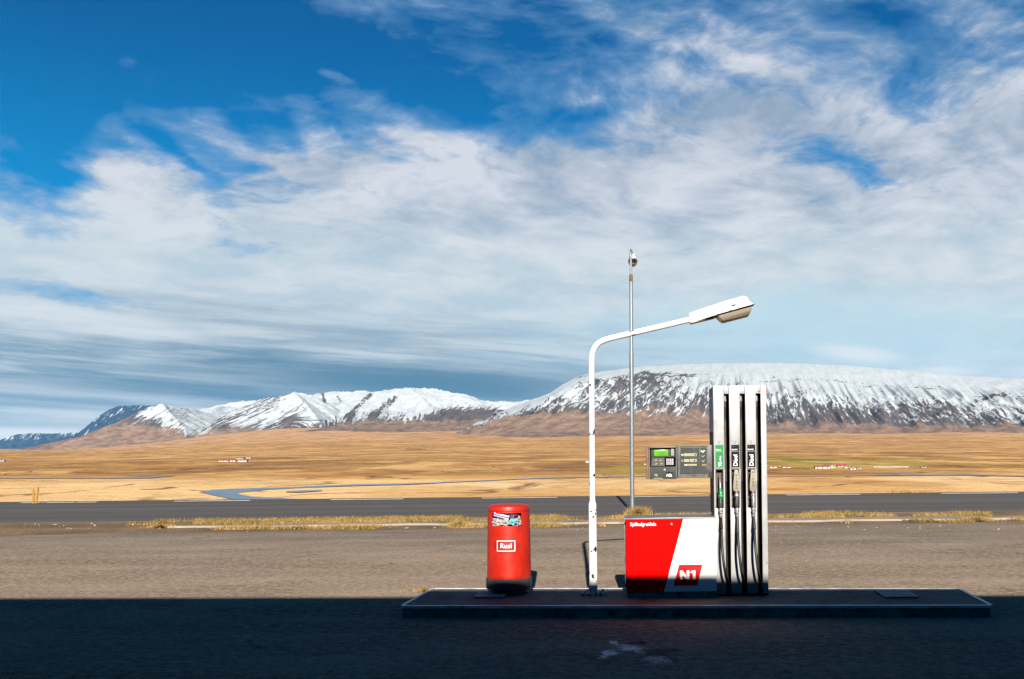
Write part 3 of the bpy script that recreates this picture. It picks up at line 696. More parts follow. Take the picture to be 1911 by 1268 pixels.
def plateau_mountain():
    """the long flat-topped mountain on the right"""
    cols = np.linspace(640, 2350, 1250); ncol = len(cols)
    prof = np.concatenate([np.linspace(0, .12, 25)[:-1], np.linspace(.12, 1, 240), np.linspace(1.02, 1.4, 14)])
    cxs = [640, 820, 940, 985, 1020, 1050, 1080, 1100, 1150, 1200, 1300, 1400, 1500, 1600, 1700, 1800, 1911, 2100, 2350]
    cys = [792, 775, 760, 748, 737, 717, 703, 698, 690, 684, 679, 677, 679, 684, 692, 702, 707, 722, 745]
    crest = np.interp(cols, cxs, cys) + (fbm(cols/22, cols*0, 4, 5)-.5)*4*np.exp(-((cols-1070)/110)**2) + (fbm(cols/60, cols*0, 3, 6)-.5)*1.5
    face_top = np.interp(cols, [640, 820, 940, 1000, 1080, 1200, 1330, 1500, 1700, 1911, 2350], [794, 778, 765, 755, 722, 712, 726, 738, 744, 752, 765])
    foot = np.interp(cols, [820, 1000, 1100, 1350, 1500, 1911, 2350], [806, 806, 808, 812, 813, 815, 815])
    face_bot = np.interp(cols, [640, 820, 1000, 1100, 1250, 1350, 1500, 1700, 1911, 2350], [795, 782, 772, 774, 784, 790, 795, 797, 795, 794])
    s, c = np.meshgrid(prof, cols, indexing='ij'); cr_, ft, fo, fb = [np.broadcast_to(a, s.shape) for a in (crest, face_top, foot, face_bot)]
    # distance ahead and pixel row of each profile station
    D = np.interp(s, [0, .12, .25, .62, 1.0, 1.4], [5300, 5750, 6150, 6900, 9200, 10500])
    q = np.zeros_like(s)
    kx_ = [0, .12, .25, .62, 1.0]
    vals = [fo+14, fo, fb, ft, cr_]
    for i in range(4):
        m = (s >= kx_[i]) & (s <= kx_[i+1]); t = (s-kx_[i])/(kx_[i+1]-kx_[i]); v = vals[i]*(1-t)+vals[i+1]*t
        if i == 3: v = vals[3] + (vals[4]-vals[3])*(1-(1-t)**1.5)
        q[m] = v[m]
    m = s > 1; q[m] = (cr_ + (s-1)*140)[m]
    a = (c-CX)/F; Zr = CH + D*((CY-q)/F - a*0 - 0.0)  # elevation ignoring roll
    Zr = CH + D*((CY-q)/F*cr - a*sr)
    Xr = D*(a*cr + (CY-q)/F*sr)
    # lean of the gullies, fans out
    k = np.interp(c, [820, 1050, 1250, 1400, 1600, 1900, 2350], [1.7, 1.4, .8, -.15, -.7, -1.5, -1.8])
    u = c + k*(q-740)
    steep = smooth(.16, .35, s)*(1-smooth(.60, .85, s))
    Zr += steep*(fbm(u/13, s*3.0, 4, 21, ridge=True)-.6)*70
    Zr += steep*(fbm(u/38, s*2.0, 3, 24, ridge=True)-.6)*90
    Zr += (1-steep)*smooth(.1, .3, s)*(1-smooth(.9, 1.0, s))*(fbm(c/40, s*9, 4, 22)-.5)*28
    Zr += smooth(0, .2, s)*(1-smooth(.2, .4, s))*(fbm(u/24, s*8, 4, 25)-.5)*26
    # snow: full above the face, streaks on it, none at the foot
    snow = np.interp(s, [0, .16, .22, .30, .45, .56, .64, .74, .86, 1.4], [-2.6, -2.0, -.35, .33, .42, .60, 1.0, 1.4, 1.9, 2.2]) + (fbm(c/45, q/14, 4, 71)-.5)*.5
    snow = snow*1.0
    snow -= .14*np.exp(-((c-1690)/190)**2)*np.exp(-((s-.42)/.16)**2)
    snow -= .20*np.exp(-((c-1480)/110)**2)*np.exp(-((s-.36)/.14)**2)
    snow -= .75*np.exp(-((c-1235)/75)**2)*np.exp(-((s-.76)/.14)**2)*(.6+.8*fbm(c/30, q/5, 3, 72))
    snow -= .15*np.exp(-((c-1330)/90)**2)*np.exp(-((s-.36)/.14)**2)
    snow += .22*np.exp(-((c-1880)/120)**2)*np.exp(-((s-.4)/.1)**2)
    snow -= 1.5*np.exp(-((c-1085)/30)**2)*np.exp(-((s-.93)/.07)**2)
    snow -= .55*np.exp(-((c-1120)/110)**2)*smooth(.5, .62, s)*(1-smooth(.80, .98, s))
    snow -= .9*(fbm(c/60, q/3.0, 3, 73) > .66)*smooth(.6, .68, s)*(1-smooth(.74, .84, s))
    snow += .10*np.exp(-((c-1080)/70)**2)*smooth(.25, .45, s)
    brown = np.interp(s, [0, .2, .27, .4, .7], [1.2, 1.0, .45, .1, -.2]) + .35*np.exp(-((c-1290)/110)**2) - .3*np.exp(-((c-1640)/200)**2)*smooth(.25, .3, s)
    wl = smooth(670, 1000, c)
    Zr = -70*(1-wl) + Zr*wl
    return grid_mesh('mountain', Xr, D, Zr, M['mountain'], dict(snow=snow, brown=brown), (u/100.0, q/100.0))
plateau_mountain()['kind'] = 'structure'

def massif():
    """the group of peaks left of centre: tents over ridge lines"""
    ridges = [
        ([(60, 845, 7.4), (105, 834, 7.5), (150, 812, 7.6), (200, 787, 7.7), (245, 766, 7.8), (280, 750, 7.9), (303, 744, 8.0), (330, 750, 8.2), (380, 757, 8.7), (430, 748, 9.2)], .62),
        ([(303, 744, 8.0), (322, 765, 7.7), (345, 790, 7.4), (350, 812, 7.1)], .55),
        ([(548, 722, 8.3), (510, 733, 8.15), (460, 757, 7.8), (410, 782, 7.5), (360, 808, 7.2), (330, 822, 7.0)], .52),
        ([(548, 722, 8.3), (585, 730, 8.4), (612, 745, 8.6), (650, 742, 9.0)], .6),
        ([(548, 722, 8.3), (575, 750, 7.8), (600, 782, 7.3), (610, 800, 7.1)], .6),
        ([(330, 762, 10), (400, 750, 9.6), (440, 741, 9.5), (500, 735, 9.5), (560, 732, 9.6), (600, 727, 9.5), (620, 722, 9.4), (660, 722, 9.4), (700, 720, 9.3), (740, 718, 9.2), (765, 714.5, 9.2), (810, 716, 9.1), (850, 724, 9.0), (880, 735, 9.0), (920, 740, 9.0), (960, 739, 9.0), (990, 739, 9.2), (1060, 750, 9.3)], .33),
        ([(692, 730, 9.1), (668, 752, 8.4), (640, 782, 7.5)], .6),
        ([(742, 738, 8.9), (720, 755, 8.3), (690, 784, 7.4)], .6),
        ([(765, 716, 9.1), (800, 745, 8.4), (830, 772, 7.6)], .42),
        ([(790, 785, 7.3), (830, 768, 7.5), (865, 754, 7.9), (900, 757, 7.9), (940, 762, 7.8), (1000, 770, 7.6), (1060, 785, 7.2)], .34),
        ([(560, 800, 6.9), (640, 787, 7.0), (720, 784, 6.95), (800, 782, 6.9), (900, 786, 6.8), (1000, 792, 6.7)], .16),
    ]
    W3 = []
    for pts, k in ridges: W3.append(([at(px, py, d*1000) for px, py, d in pts], k))
    az = (np.linspace(-60, 1130, 1000)-CX)/F
    dist = np.concatenate([np.linspace(5400, 6600, 30)[:-1], np.linspace(6600, 9800, 380)])
    D, A = np.meshgrid(dist, az, indexing='ij'); Xr = A*D; Yr = D
    wob = (fbm(Xr/420, Yr/420, 4, 31)-.5)*220; wob2 = (fbm(Xr/420+40, Yr/420, 4, 37)-.5)*220
    Xq, Yq = Xr+wob, Yr+wob2
    Zr = np.full(Xr.shape, -1e9); own = np.zeros(Xr.shape, int); sidea = np.zeros(Xr.shape)
    for i, (pts, k) in enumerate(W3):
        for p0, p1 in zip(pts, pts[1:]):
            dx, dy = p1.x-p0.x, p1.y-p0.y; L2 = dx*dx+dy*dy
            # unwarped close to the crest so skyline heights hold
            t0 = np.clip(((Xr-p0.x)*dx+(Yr-p0.y)*dy)/L2, 0, 1); d0 = np.hypot(Xr-p0.x-t0*dx, Yr-p0.y-t0*dy)
            bl = np.clip(d0/350, 0, 1); XX = Xr+(Xq-Xr)*bl; YY = Yr+(Yq-Yr)*bl
            t = np.clip(((XX-p0.x)*dx+(YY-p0.y)*dy)/L2, 0, 1); ex = XX-(p0.x+t*dx); ey = YY-(p0.y+t*dy); d = np.hypot(ex, ey)
            h = p0.z + t*(p1.z-p0.z) - k*d*(1-.16*np.clip(d/1600, 0, 1))
            m = h > Zr; Zr[m] = h[m]; own[m] = i; sidea[m] = np.sign(dx*ey-dy*ex)[m]
    basez = valley_z(Xr, Yr) - 30
    relief = np.clip((Zr-basez)/300, 0, 1)
    Zr += relief*(fbm(Xr/150, Yr/300, 5, 33, ridge=True)-.62)*38
    Zr += relief*(fbm(Xr/45, Yr/120, 3, 34, ridge=True)-.62)*16
    # concave foot blending out into the plain
    e = Zr-basez; Zr = basez + np.where(e > 0, e*e/(e+55)+0, e)
    px, py = proj(Xr, Yr, Zr)
    k = np.interp(px, [0, 300, 420, 548, 600, 660, 760, 850, 1000, 1130], [1.2, 1.4, 2.2, 1.6, -.6, .8, .3, 1.0, 2.0, 1.6])
    u = px + k*(py-760)
    line = np.interp(px, [0, 150, 230, 300, 350, 450, 560, 640, 800, 900, 1000, 1130], [760, 782, 788, 792, 805, 806, 792, 782, 776, 772, 770, 775])
    snow = .60 + (line-py)/26.0
    snow = np.minimum(snow, 1.3)
    def rock(pts, wdt, amt):
        nonlocal snow
        d, sdd, _ = seg_dist(px, py, pts); snow = snow - amt*np.exp(-(d/wdt)**2)
    rock([(540, 727), (500, 745), (450, 768), (400, 792)], 15, .52)
    rock([(520, 760), (470, 785), (430, 800)], 26, .55)
    rock([(560, 765), (540, 785)], 20, .60)
    rock([(690, 738), (672, 755), (650, 778)], 6.0, 1.1)
    rock([(738, 744), (718, 758), (695, 778)], 8, 1.0)
    rock([(600, 730), (606, 748)], 4.0, 1.3); rock([(628, 738), (636, 748)], 4.0, .8)
    rock([(300, 752), (325, 765), (345, 780)], 20, .60); rock([(250, 768), (220, 785), (280, 785)], 20, .55); rock([(270, 760), (240, 775)], 10, .6)
    rock([(835, 768), (865, 757), (900, 765), (930, 766)], 13, .6)
    rock([(800, 780), (850, 775), (900, 778)], 10, .6)
    def add(pts, wdt, amt):
        nonlocal snow
        d, sdd, _ = seg_dist(px, py, pts); snow = snow + amt*np.exp(-(d/wdt)**2)
    add([(405, 765), (372, 785), (350, 806)], 4, 1.6); add([(360, 768), (352, 800)], 7, .5)
    brown = smooth(786-16*smooth(560, 680, px), 818-20*smooth(560, 680, px), py + (fbm(px/20, py/20, 4, 41)-.5)*10) + .45*np.exp(-((px-210)/110)**2)
    return grid_mesh('mountain', Xr, Yr, Zr, M['mountain'], dict(snow=snow, brown=brown), (u/100.0, py/100.0))
massif()['kind'] = 'structure'

def far_ridge(pts, d0, thick, seed, snowv, mat, foot_py=846):
    cols = np.linspace(pts[0][0], pts[-1][0], 260); crest = np.interp(cols, [p[0] for p in pts], [p[1] for p in pts]) + (fbm(cols/14, cols*0, 4, seed)-.5)*2.2
    sN = np.concatenate([np.linspace(0, 1, 90), np.linspace(1.03, 1.5, 10)]); s, c = np.meshgrid(sN, cols, indexing='ij'); crs = np.broadcast_to(crest, s.shape)
    D = d0 + s*thick
    q = np.where(s <= 1, foot_py + (crs-foot_py)*(s**.9), crs + (s-1)*80)
    q = q + np.sin(PI*np.clip(s, 0, 1))*(fbm(c/16+s*1.5, s*3, 4, seed+3, ridge=True)-.5)*6
    a = (c-CX)/F; Zr = CH + D*((CY-q)/F*cr - a*sr); Xr = D*(a*cr+(CY-q)/F*sr)
    snow = -.05 + snowv*(s-.4)*1.0 + 0*s; brown = np.zeros_like(s)-1
    return grid_mesh('mountain', Xr, D, Zr, mat, dict(snow=snow, brown=brown), ((c+.8*q)/100.0, q/100.0))
FARM = mountain_mat('distant basalt in haze blue', .8, 1.0, (.012, .028, .055), (.02, .045, .08))  # bluer rock colours paint distance haze onto the far ridges
far_ridge([(60, 850), (90, 838), (110, 832), (135, 816), (160, 797), (185, 777), (205, 764), (222, 758), (245, 757), (290, 757), (330, 770), (420, 800)], 12500, 1600, 51, .45, FARM)['kind'] = 'structure'
far_ridge([(-420, 800), (-200, 805), (-80, 815), (0, 822), (18, 815), (35, 810.5), (60, 808.5), (95, 809), (130, 807.5), (200, 809), (300, 815)], 19000, 2200, 61, .75, FARM, 842)['kind'] = 'structure'

# ------------------------------------------------------------------ the station building behind the camera (throws the shade)
bld = empty('petrol_station', (0, -1.5, 0), 'dark flat roofed petrol station canopy and shop behind the forecourt', 'building', rot=(0, 0, -.012))
EDGE = 4.615 + 1.5*math.tan(SUN_EL)
MB().box(-45, 45, -14, 0, EDGE-.55, EDGE, .01).build('roof', M['building'], bld)
MB().box(-45, 45, -14, -13.7, 0, EDGE-.552).box(-45, -44.7, -13.698, -6, 0, EDGE-.552).box(44.7, 45, -13.698, -6, 0, EDGE-.552).build('wall', M['building'], bld)
MB().box(-44.6, 44.6, -9.2, -9.0, 0, EDGE-.552).build('shop_front', M['building'], bld)
for cxp in (-30, -15, 15, 30): MB().box(cxp-.15, cxp+.15, -1.9, -1.6, 0, EDGE-.552, .01).build('column', M['building'], bld)

# ------------------------------------------------------------------ pump island
IZ = .125
c4 = [on(745, 1131, IZ), on(1855, 1130, IZ), on(1791, 1097.5, IZ), on(806, 1097.5, IZ)]
def inset(poly, d):
    n = len(poly); out_ = []
    for i in range(n):
        p = Vector((poly[i].x, poly[i].y)); a = Vector((poly[i-1].x, poly[i-1].y)); b_ = Vector((poly[(i+1)%n].x, poly[(i+1)%n].y))
        e1 = (p-a).normalized(); e2 = (b_-p).normalized(); n1 = Vector((-e1.y, e1.x)); n2 = Vector((-e2.y, e2.x))
        m_ = (n1+n2); m_ = m_/(m_.length_squared)*2; out_.append(p + m_*d)
    return out_
def rounded(poly, r, k=5):
    n = len(poly); out_ = []
    for i in range(n):
        p = poly[i]; a = (poly[i-1]-p).normalized(); b_ = (poly[(i+1)%n]-p).normalized()
        s_, e_ = p+a*r, p+b_*r
        for j in range(k+1):
            t = j/k; out_.append(s_*(1-t)**2 + p*2*t*(1-t) + e_*t*t)
    return out_
flat = [Vector((p.x, p.y)) for p in c4]
outer = rounded(flat, .07); innr = rounded(inset(c4, .035), .05)
isl = MB(); isl.prism([(p.x, p.y) for p in innr], -.02, IZ-.006, axis='z')
io = isl.build('pavement', M['island'], smooth=0); io['kind'] = 'structure'
# sides and metal edge trim: rings
def ring(mbx, o_, i_, z0, z1):
    t = bmesh.new(); n = len(o_)
    A = [t.verts.new((p.x, p.y, z0)) for p in o_]; B = [t.verts.new((p.x, p.y, z1)) for p in o_]
    C_ = [t.verts.new((p.x, p.y, z1)) for p in i_]; D_ = [t.verts.new((p.x, p.y, z0)) for p in i_]
    for i in range(n):
        j = (i+1) % n
        t.faces.new((A[i], A[j], B[j], B[i])); t.faces.new((B[i], B[j], C_[j], C_[i])); t.faces.new((C_[i], C_[j], D_[j], D_[i])); t.faces.new((D_[i], D_[j], A[j], A[i]))
    bmesh.ops.recalc_face_normals(t, faces=t.faces); mbx.merge(t)
sd_ = MB(); ring(sd_, rounded(inset(c4, .012), .06), [Vector((p.x, p.y)) for p in innr], -.02, IZ-.03)
so = sd_.build('pavement', M['island_side'], smooth=0); so['kind'] = 'structure'
tr = MB(); ring(tr, outer, [Vector((p.x, p.y)) for p in innr], IZ-.028, IZ)
to_ = tr.build('kerb', M['trim'], smooth=0); to_['kind'] = 'structure'

# drain covers
def drain(px0, px1, py0, py1, skew, label):
    p0 = on(px0, py1, IZ); p1 = on(px1, py1, IZ); q0 = on(px0+skew, py0, IZ)
    wx = p1.x-p0.x; dy = q0.y-p0.y; t = empty('drain_cover', (p0.x, p0.y, IZ), label, 'drain cover')
    MB().box(0, wx, 0, dy, -.004, .003).build('frame', M['mesh_dark'], t)
    g = MB(); n = 9
    for i in range(n): x = wx*(i+.5)/n; g.box(x-.007, x+.007, .0, dy, .003, .012, rot=None)
    for i in range(6): y = dy*(i+.5)/6; g.box(0, wx, y-.009, y+.009, .003, .0105)
    g.build('grating', M['grate'], t)
    return t
drain(1652, 1716, 1103, 1116, 0, 'pale rectangular metal drain grating at the right end of the pump island')
drain(884, 940, 1105, 1116, 0, 'dull drain grating set in the island beside the foot of the red bin')

# ------------------------------------------------------------------ fuel pump
PD = 9.80; PS = F/PD
o_p = at(1335.5, 1113, PD); PX0 = o_p.x
pump = empty('fuel_pump', (PX0, PD, IZ-.006), 'tall silver white fuel pump with three nozzles and a red and white cabinet', 'fuel pump', rot=(0, -.0075, 0))
def zl(py, d=PD): return CH - (py-829.3)/F*d - (IZ-.006)
U = lambda p: p/PS
top = zl(720.5)
edges = [(0, 20), (29.5, 49.5), (59.5, 79.5), (88.5, 99)]
DEP = .58
for i, (a, b_) in enumerate(edges):
    a, b_ = U(a), U(b_)
    if i < 3:
        mb = MB()
        mb.box(a, b_, 0, .12, zl(875.5), top, .006)                 # upper front
        mb.box(a, b_, 0, .12, 0.0, zl(949), .005)                    # lower front
        mb.box(a, a+.013, .0, .12, zl(949)-.0, zl(875.5)+.0)         # recess cheeks
        mb.box(b_-.013, b_, .0, .12, zl(949), zl(875.5))
        col = mb.build('column', M['pump_white'], pump)
        r = MB(); r.box(a+.0135, b_-.0135, .085, .118, zl(949)+.001, zl(875.5)-.001).build('nozzle_holder', M['recess'], pump)
        r = MB(); r.box(a+.0132, b_-.0132, .008, .085, zl(877.5), zl(876.0)).box(a+.0132, a+.022, .006, .084, zl(948.5), zl(878)).box(b_-.022, b_-.0132, .006, .084, zl(948.5), zl(878)).build('holder_lining', M['recess'], pump)
        gx0, gx1 = b_+.001, U(edges[i+1][0])-.001
        MB().box(gx0, gx1, .02, .20, zl(735.5), top-.001, .003).build('hose_outlet', M['pump_white'], pump)
        MB().box(gx0-.02, gx1+.02, .125, .16, 0.0, zl(736)).box(gx0-.0008, gx0+.0016, .006, .1245, 0.0, zl(736)).box(gx1-.0016, gx1+.0008, .006, .1245, 0.0, zl(736)).build('hose_channel', M['pump_black'], pump)  # back and side linings near black: the gap's shadow is in their colour
    else:
        MB().box(a, b_, 0, .12, 0.0, top, .006).build('column', M['pump_white'], pump)
RX = U(99)
# rear body
MB().box(.004, RX-.004, .161, DEP, 0.0, top-.004, .006).build('rear_body', M['pump_side'], pump)
MB().box(-.001, .0035, .14, DEP-.02, zl(800), zl(742), 0).build('side_stripe', M['blue'], pump)
MB().box(-.0015, .0035, .13, DEP-.02, zl(738), zl(722), 0).build('trim_strip', M['redstrip'], pump)
MB().box(RX-.0035, RX+.006, .02, DEP-.04, zl(738), zl(722)).build('trim_strip', M['redstrip'], pump)
MB().box(RX-.0035, RX+.003, .02, .05, zl(1040), zl(960)).build('trim_strip', M['redstrip'], pump)
MB().box(-.002, .0035, .13, DEP-.06, zl(961), zl(896), 0).build('side_panel', M['rustbrown'], pump)
MB().box(-.0025, .0035, .13, DEP-.06, zl(834), zl(805)).build('side_panel', M['rustbrown'], pump)
MB().box(-.003, .020, .03, DEP-.02, zl(896.5), zl(831), .004).build('side_bracket', M['termframe'], pump)
MB().box(.0, RX, -.004, .0, .0, .018).build('skirt', M['pump_black'], pump)
# labels
for i, (a, b_) in enumerate(edges[:3]):
    a, b_ = U(a), U(b_); c0, c1 = a+.017, b_-.012
    ml = M['green'] if i == 0 else M['labelblack']
    MB().box(c0, c1, -.0022, -.0002, zl(842.6), zl(831)).build('label', ml, pump)
    lb = MB().box(c0, c1, -.0022, -.0002, zl(873), zl(843.6)).build('label', ml, pump)
    cxm = (c0+c1)/2
    text_mesh('lettering', '95' if i == 0 else 'Dísel', .050 if i == 0 else .062, M['white'], lb, (cxm+.021, -.0035, zl(871)), vertical=True, bold=.008, sx=1.0)
    if i == 0: text_mesh('lettering', 'oktan', .024, M['white'], lb, (cxm+.015, -.0035, zl(861)), vertical=True, bold=.02)
    else: MB().box(c0+.012, c0+.030, -.0032, -.0023, zl(834.6), zl(833.4)).build('sticker_mark', M['recess'], pump)
    text_mesh('lettering', 'íblandað' if i else 'blýlaust', .021, M['white'], pump, (c0+.003, -.0035, zl(839.8)), bold=.004, sx=.9)
    # pale blue square bracket mark
    mm = MB(); x0 = cxm-.016; s_ = .024; z0 = zl(828.5)
    mm.box(x0, x0+s_, -.0022, -.0006, z0, z0+.004).box(x0, x0+s_, -.0022, -.0006, z0+s_, z0+s_+.004).box(x0+s_-.004, x0+s_, -.0022, -.0006, z0+.0041, z0+s_-.0001).box(x0, x0+.004, -.0022, -.0006, z0+.0041, z0+s_-.0001)
    mm.build('pictogram', M['blueink'], pump)
# nozzles and hoses
def bez(pts, n=26):
    P = [Vector(p) for p in pts]; out_ = []
    P = [P[0]*2-P[1]] + P + [P[-1]*2-P[-2]]
    for i in range(1, len(P)-2):
        for k in range(n//(len(P)-3)+1):
            t = k/(n//(len(P)-3)+1); a, b_, c, d = P[i-1:i+3]
            out_.append(.5*((2*b_)+(-a+c)*t+(2*a-5*b_+4*c-d)*t*t+(-a+3*b_-3*c+d)*t**3))
    out_.append(P[-2]); return out_
for i in range(3):
    a, b_ = U(edges[i][0]), U(edges[i][1]); cxm = (a+b_)/2 + .004; yf = .0
    gx = (b_ + U(edges[i+1][0]))/2
    if i == 0:
        nz = MB().tube([(cxm-.004, .075, zl(892)), (cxm-.002, .05, zl(889)), (cxm, .02, zl(893)), (cxm+.001, -.005, zl(903)), (cxm+.002, -.02, zl(914))], [.009, .0105, .011, .012, .013], 16).build('nozzle', M['steel'], pump, 'fuel nozzle with a green guard')
        MB().tube([(cxm+.001, -.02, zl(912)), (cxm+.003, -.03, zl(916)), (cxm+.004, -.038, zl(923))], [.016, .021, .022], 20).ball((cxm+.004, -.045, zl(926.2)), .030, (1, .8, 1)).build('nozzle_guard', M['greenplastic'], nz)
        zb, zc = zl(932), zl(948)
    else:
        dz = -3 if i == 2 else 0
        gxm = cxm + (.004 if i == 1 else .008)
        # tapered beige splash guard
        w0, w1 = .022, .038
        nz = MB().prism([(gxm-w0, zl(877.5)), (gxm+w0*.8, zl(877.5)), (gxm+w1, zl(908)), (gxm+w1-.004, zl(916)), (gxm+w1-.014, zl(917.5)), (gxm-w1+.012, zl(917.5)), (gxm-w1+.002, zl(915)), (gxm-w1, zl(908))][::-1], -.055, -.012, .005).build('nozzle', M['beige'], pump, 'diesel nozzle with a beige guard')
        zs = (887.2, 893, 899.5, 906, 911.5) if i == 1 else (882.5, 888.5, 894.5, 900.5, 906)
        for ch, zc_ in zip('DISEL', zs):
            text_mesh('lettering', ch, .026, M['ink'], nz, (gxm-.001, -.0562, zl(zc_)), bold=.02, align='CENTER')
        MB().ball((gxm+.002, -.035, zl(925)), .027, (1, .8, 1)).tube([(gxm, -.035, zl(917.3)), (gxm, -.035, zl(922))], .016, 14).build('swivel_knob', M['steel'], nz)
        zb, zc = zl(930), zl(948); cxm = gxm
    grip = MB()
    grip.tube([(cxm+.001, -.035, zb+.012), (cxm+.001, -.045, (zb+zc)/2), (cxm+.001, -.045, zc)], [.022, .025, .021], 18)
    grip.build('grip', M['blackgrip'] if i < 2 else M['steel'], nz)
    # trigger loop
    MB().tube([(cxm-.004, -.05, zb), (cxm-.022, -.075, zb-.03), (cxm-.018, -.075, zc+.02), (cxm, -.055, zc)], .0045, 8).build('trigger', M['blackgrip'], nz)
    ze = zl(965)
    MB().tube([(cxm+.001, -.045, zc), (cxm+.001, -.045, zc-.02), (cxm+.002, -.045, zc-.021), (cxm+.002, -.045, (zc+ze)/2), (cxm+.002, -.045, (zc+ze)/2-.001), (cxm+.003, -.045, ze)], [.020, .022, .025, .025, .019, .019], 18).ball((cxm, -.062, zc-.048), .016).build('swivel', M['steel'], nz)
    zcuff = zl(985) if i == 0 else (zl(994) if i == 1 else zl(987))
    MB().tube([(cxm+.003, -.045, ze), (cxm+.000, -.115, zcuff)], [.0155, .0165], 16).build('hose_cuff', M['blackgrip'] if i else M['hose'], nz)
    hx = lambda x_, y_: x_ + .10*(y_+.045)
    path = bez([(cxm+.003, -.045, ze-.005), (hx(cxm+.005, -.08), -.08, zl(985)), (hx(cxm+.008, -.14), -.14, zl(1005)), (hx(cxm+.020, -.20), -.20, zl(1035)), (hx(cxm+.044, -.20), -.20, zl(1068)), (hx(gx+.004, -.13), -.13, zl(1094)), (gx+.012, -.02, zl(1106)), (gx+.008, .09, zl(1106)), (gx-.005, .10, zl(1080)), (gx-.010, .095, zl(1000)), (gx-.010, .095, zl(860)), (gx-.009, .085, zl(760))], 140)
    MB().tube(path, .0142, 12).build('hose', M['hose'] if i != 1 else M['hose'], pump)
    MB().tube([(gx-.009, .085, zl(900)), (gx-.009, .085, zl(748))], .0115, 12).build('hose', M['hoseb'], pump)
    MB().tube([(gx-.009, .085, zl(749)), (gx-.009, .085, zl(744)), (gx-.009, .085, zl(743.9)), (gx-.009, .085, zl(737))], [.017, .017, .014, .014], 14).build('hose_fitting', M['steel'], pump)

# cabinet (part of the pump)
BD = 9.66; BS = F/BD
def bx(px): return (px-CX)/BS - PX0
yb = BD-PD
zb_ = lambda py: zl(py, BD)
x0, x1 = bx(1168.5), bx(1336.5)
ct = zb_(967.5)
MB().box(x0+.012, x1, yb+.012, yb+.40, zb_(1104.5)+.0, ct-.003, .006).box(x0-.020, x0+.0115, yb+.16, yb+.40, zb_(1104)+.02, ct-.002, .004).build('cabinet', M['cab_metal'], pump, 'grey metal cabinet with rusty edges')
cab = pump.children[-1]
MB().box(x0-.006, x1+.002, yb-.001, yb+.41, ct-.0025, ct+.012, .003).build('cabinet_top', M['cab_metal'], cab)
MB().box(x0+.004, x1-.004, yb+.02, yb+.38, 0.0, zb_(1104.6), .002).build('plinth', M['plinth'], cab)
for px in (1253, 1331, 1172): MB().tube([(bx(px), yb+.021, zb_(1110)), (bx(px), yb+.012, zb_(1110))], .006, 10).build('bolt', M['pump_black'], cab)
# front panels: red with a slanted edge, white
xs0, xs1 = bx(1275.5), bx(1238)      # slant top, bottom
zt, zbm = zb_(968.2), zb_(1103.5)
pr = MB().prism([(x0, zbm), (xs1, zbm), (xs0, zt), (x0, zt)], yb, yb+.0115).build('red_panel', M['panel_red'], cab)
MB().prism([(xs1+.0005, zbm), (x1-.001, zbm), (x1-.001, zt), (xs0+.0005, zt)], yb, yb+.0115).build('white_panel', M['panel_white'], cab)
text_mesh('lettering', 'Sjálfsafgreiðsla', .052, M['white'], cab, (bx(1176), yb-.0018, zb_(977.2)), bold=.0, sx=.93)
MB().tube([(bx(1253.5), yb-.001, zb_(977)), (bx(1253.5), yb-.006, zb_(977))], .012, 14).build('lock', M['brass'], cab)
# logo: slanted red panel with N and 1
lx0, lx1, lz0, lz1, sh = bx(1256), bx(1300), zb_(1092.5), zb_(1053.5), U(10.3)
MB().prism([(lx0-.006, lz0-.006), (lx1+.006-.0, lz0-.006), (lx1+sh+.006, lz1+.006), (lx0+sh-.006, lz1+.006)], yb-.0022, yb-.0004).build('emblem_border', M['panel_white'], cab)
lg = MB().prism([(lx0, lz0), (lx1, lz0), (lx1+sh, lz1), (lx0+sh, lz1)], yb-.0042, yb-.0023).build('emblem', M['logo_red'], cab)
s_ = lambda px, py: (bx(px), zb_(py))
N_ = [s_(1268.2, 1081.5), s_(1268.0, 1065.2), s_(1269.4, 1064.3), s_(1273.0, 1064.3), s_(1280.6, 1074.2), s_(1280.6, 1064.3), s_(1285.4, 1064.3), s_(1285.6, 1081.8), s_(1280.8, 1081.8), s_(1279.4, 1081.0), s_(1272.9, 1072.2), s_(1272.9, 1081.5)]
n1 = MB()
n1.prism(N_, yb-.006, yb-.0043)
n1.prism([s_(1287.6, 1067.6), s_(1290.6, 1064.5), s_(1296.8, 1064.2), s_(1297.2, 1081.5), s_(1292.2, 1081.5), s_(1292.0, 1068.5), s_(1288.2, 1069.4)], yb-.006, yb-.0043)
n1.build('lettering', M['white'], lg)

# payment terminal and price display on the pump's side
TD = 9.70; TS = F/TD
tx = lambda px: (px-CX)/TS - PX0
tz = lambda py: CH-(py-829.5)/F*TD - (IZ-.006)
ty = TD-PD
term = MB().box(tx(1207.5), tx(1215), ty+.03, ty+.27, tz(893), tz(833.5), .004).box(tx(1215), tx(1262), ty+.05, ty+.27, tz(893), tz(834), .0).build('payment_terminal', M['rustbrown'], pump, 'card payment terminal')
fr = MB()
fr.box(tx(1212.5), tx(1265), ty, ty+.05, tz(835.6), tz(833), .002).box(tx(1212.5), tx(1214.6), ty, ty+.05, tz(893.8), tz(835.7)).box(tx(1263), tx(1265), ty, ty+.05, tz(893.8), tz(835.7))
fr.build('frame', M['termframe'], term)
MB().box(tx(1214.7), tx(1262.9), ty+.036, ty+.045, tz(870.2), tz(835.8)).build('recess', M['pump_black'], term)
MB().box(tx(1217), tx(1262), ty+.022, ty+.035, tz(853), tz(838.5), .002).build('display_panel', M['term'], term)
dsp = MB().box(tx(1222.8), tx(1249.2), ty+.016, ty+.0215, tz(850.4), tz(838.8), .001).build('screen', M['lcd'], term)
